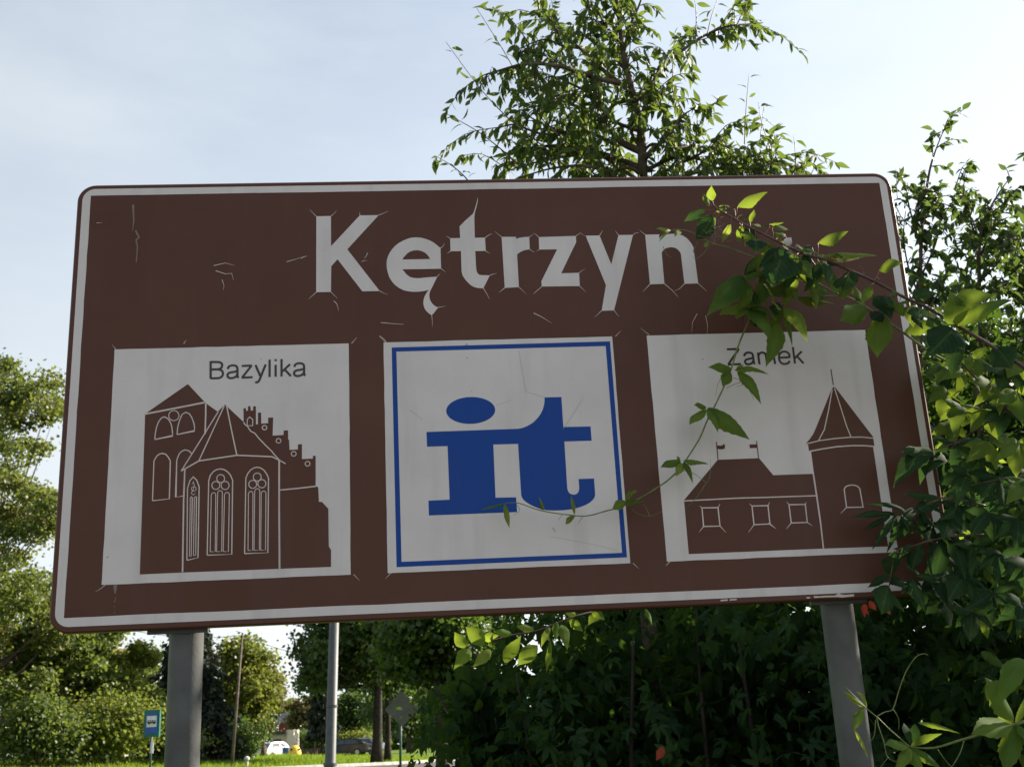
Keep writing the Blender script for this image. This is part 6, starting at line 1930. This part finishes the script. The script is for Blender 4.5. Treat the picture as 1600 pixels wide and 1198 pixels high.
# yellow bottle bank and blue bin
p = on_ground(460.5, 97)
BB_ = thing('bottle_bank', p, 'yellow bell shaped recycling container standing on the far grass', 'recycling bin')
s_ = 0.56
m = MB(); m.lathe(p, [(s_ * 0.96, 0.0), (s_, 0.08), (s_ * 0.98, 0.40), (s_ * 0.88, 0.68), (s_ * 0.66, 0.90), (s_ * 0.36, 1.02), (s_ * 0.06, 1.06)], 26); m.build('shell', MAT['yellow'], BB_, smooth=True)
for th in (-110, -30):
    a = R(th)
    m = MB()
    q = Vector((p.x + math.cos(a) * s_ * 0.86, p.y + math.sin(a) * s_ * 0.86, p.z + 0.72))
    m.tube([q - Vector((math.cos(a), math.sin(a), 0.4)) * 0.03, q + Vector((math.cos(a), math.sin(a), 0.4)) * 0.03], 0.09, 14)
    m.build('opening', MAT['hole'], BB_)
m = MB(); m.tube([(p.x, p.y, p.z + 1.05), (p.x, p.y, p.z + 1.14)], 0.05, 8); m.build('lifting_eye', MAT['galv'], BB_)
p = on_ground(447, 98.5)
BN = thing('blue_bin', p, 'blue wheeled bin between the white car and the yellow container', 'bin')
m = MB(); m.box(p + Vector((0, 0, 0.47)), (0.46, 0.5, 0.84)); m.build('tub', MAT['blue_bin'], BN)
m = MB(); m.box(p + Vector((0, -0.02, 0.925)), (0.52, 0.58, 0.06)); m.build('lid', MAT['blue_bin'], BN)

# cream shed with a grey roof
p = on_ground(441, 106)
SHD = thing('garden_shed', p, 'small cream shed with a flat grey roof beside the yellow container', 'shed')
x0, x1 = at(423, 1160, 106).x, at(460, 1160, 106).x
zt = at(448, 1146, 106).z
m = MB(); m.box(((x0 + x1) / 2 - 0.3, 107, (p.z + zt) / 2 - 0.05), (x1 - x0 - 0.62, 2.2, zt - p.z + 0.1)); m.build('wall', MAT['cream'], SHD)
m = MB(); m.box((x1 - 0.30, 106.9, p.z + (at(455, 1139.5, 106).z - p.z) / 2), (0.62, 2.6, at(455, 1139.5, 106).z - p.z)); m.build('end_wall', MAT['cream'], SHD)
m = MB(); m.box(((x0 + x1) / 2 - 0.35, 106.7, zt + 0.12), (x1 - x0 - 0.5, 3.0, 0.22)); m.build('roof', MAT['grey_roof'], SHD)
m = MB(); m.box((x0 + 0.6, 105.885, p.z + 0.9), (0.7, 0.03, 1.6)); m.build('door', MAT['wood'], SHD)

# dark red house with a grey roof
DH = 148.0
p = on_ground(465, DH)
RH = thing('red_house', p, 'dark red house with a grey metal roof far behind the trees', 'house')
x0, x1 = at(432, 1140, DH).x, at(494, 1140, DH).x
ze, zr = at(470, 1127, DH).z, at(470, 1110.5, DH).z
m = MB(); m.box(((x0 + x1) / 2, DH + 2.5, (p.z + ze) / 2 - 0.1), (x1 - x0 - 0.5, 5, ze - p.z + 0.2)); m.build('wall', MAT['red_wall'], RH)
m = MB()
b = [(x0 - .2, DH - 0.4, ze), (x1 + .2, DH - 0.4, ze), (x1 + .2, DH + 5.4, ze), (x0 - .2, DH + 5.4, ze), (x0 + .2, DH + 2.5, zr), (x1 - .2, DH + 2.5, zr)]
m.add(b, [(0, 1, 5, 4), (2, 3, 4, 5), (1, 2, 5), (3, 0, 4), (3, 2, 1, 0)])
m.build('roof', MAT['grey_roof'], RH)
for k in range(3):
    xx = x0 + (x1 - x0) * (0.22 + 0.28 * k)
    m = MB(); m.box((xx, DH - 0.01, (p.z + ze) / 2 + 0.2), (0.8, 0.08, 1.0)); wdw = m.build('window', MAT['cream'], RH)
    m = MB(); m.box((xx, DH - 0.055, (p.z + ze) / 2 + 0.2), (0.66, 0.02, 0.86)); m.build('pane', MAT['glass'], wdw)

# pale house glimpsed between the left trees
DH = 74.0
p = on_ground(150, DH)
PH = thing('pale_house', p, 'pale house glimpsed through the trees at left', 'house')
x0, x1 = at(112, 1100, DH).x, at(196, 1100, DH).x
ze, zr = at(150, 1040, DH).z, at(150, 1008, DH).z
m = MB(); m.box(((x0 + x1) / 2, DH + 3, (p.z + ze) / 2 - 0.1), (x1 - x0 - 0.5, 6, ze - p.z + 0.2)); m.build('wall', MAT['pale_house'], PH)
m = MB()
b = [(x0 - .2, DH - 0.4, ze), (x1 + .2, DH - 0.4, ze), (x1 + .2, DH + 6.4, ze), (x0 - .2, DH + 6.4, ze), (x0 - .2, DH + 3, zr), (x1 + .2, DH + 3, zr)]
m.add(b, [(0, 1, 5, 4), (2, 3, 4, 5), (1, 2, 5), (3, 0, 4), (3, 2, 1, 0)])
m.build('roof', MAT['tile_roof'], PH)
for k in range(3):
    for zf in (0.30, 0.72):
        xx = x0 + (x1 - x0) * (0.2 + 0.3 * k)
        zz = p.z + (ze - p.z) * zf
        m = MB(); m.box((xx, DH - 0.01, zz), (0.75, 0.08, 0.95)); wdw = m.build('window', MAT['white_sign'], PH)
        m = MB(); m.box((xx, DH - 0.055, zz), (0.6, 0.02, 0.8)); m.build('pane', MAT['glass'], wdw)

# garden fence
DF = 118.0
p = on_ground(490, DF)
GF = thing('garden_fence', p, 'low garden fence with thick wooden posts beyond the yellow container', 'fence')
for px in (472, 492, 512, 532, 552):
    q = on_ground(px, DF)
    m = MB(); m.box(q + Vector((0, 0, 0.62)), (0.16, 0.14, 1.35)); m.build('post', MAT['wood'], GF)
a, b = on_ground(466, DF), on_ground(556, DF)
for zz in (0.25, 0.62):
    m = MB(); m.box(((a.x + b.x) / 2, DF - 0.09, a.z + zz), (b.x - a.x, 0.04, 0.09)); m.build('rail', MAT['wood'], GF)
m = MB()
k = int((b.x - a.x) / 0.16)
for i in range(k):
    m.box((a.x + 0.08 + 0.16 * i, DF - 0.125, a.z + 0.42), (0.09, 0.025, 0.72))
m.build('pickets', MAT['wood'], GF)['kind'] = 'stuff'
crown_tree('garden_hedge', 'dark garden hedge behind the low wooden fence', 492, 123, 1146, 1166, 40, 34, 9000, 0.16, 'shade_tree', cat='hedge', trunk_r=0.05, sub_sig=0.2, seed=91, n_limb=8, skirt=True)
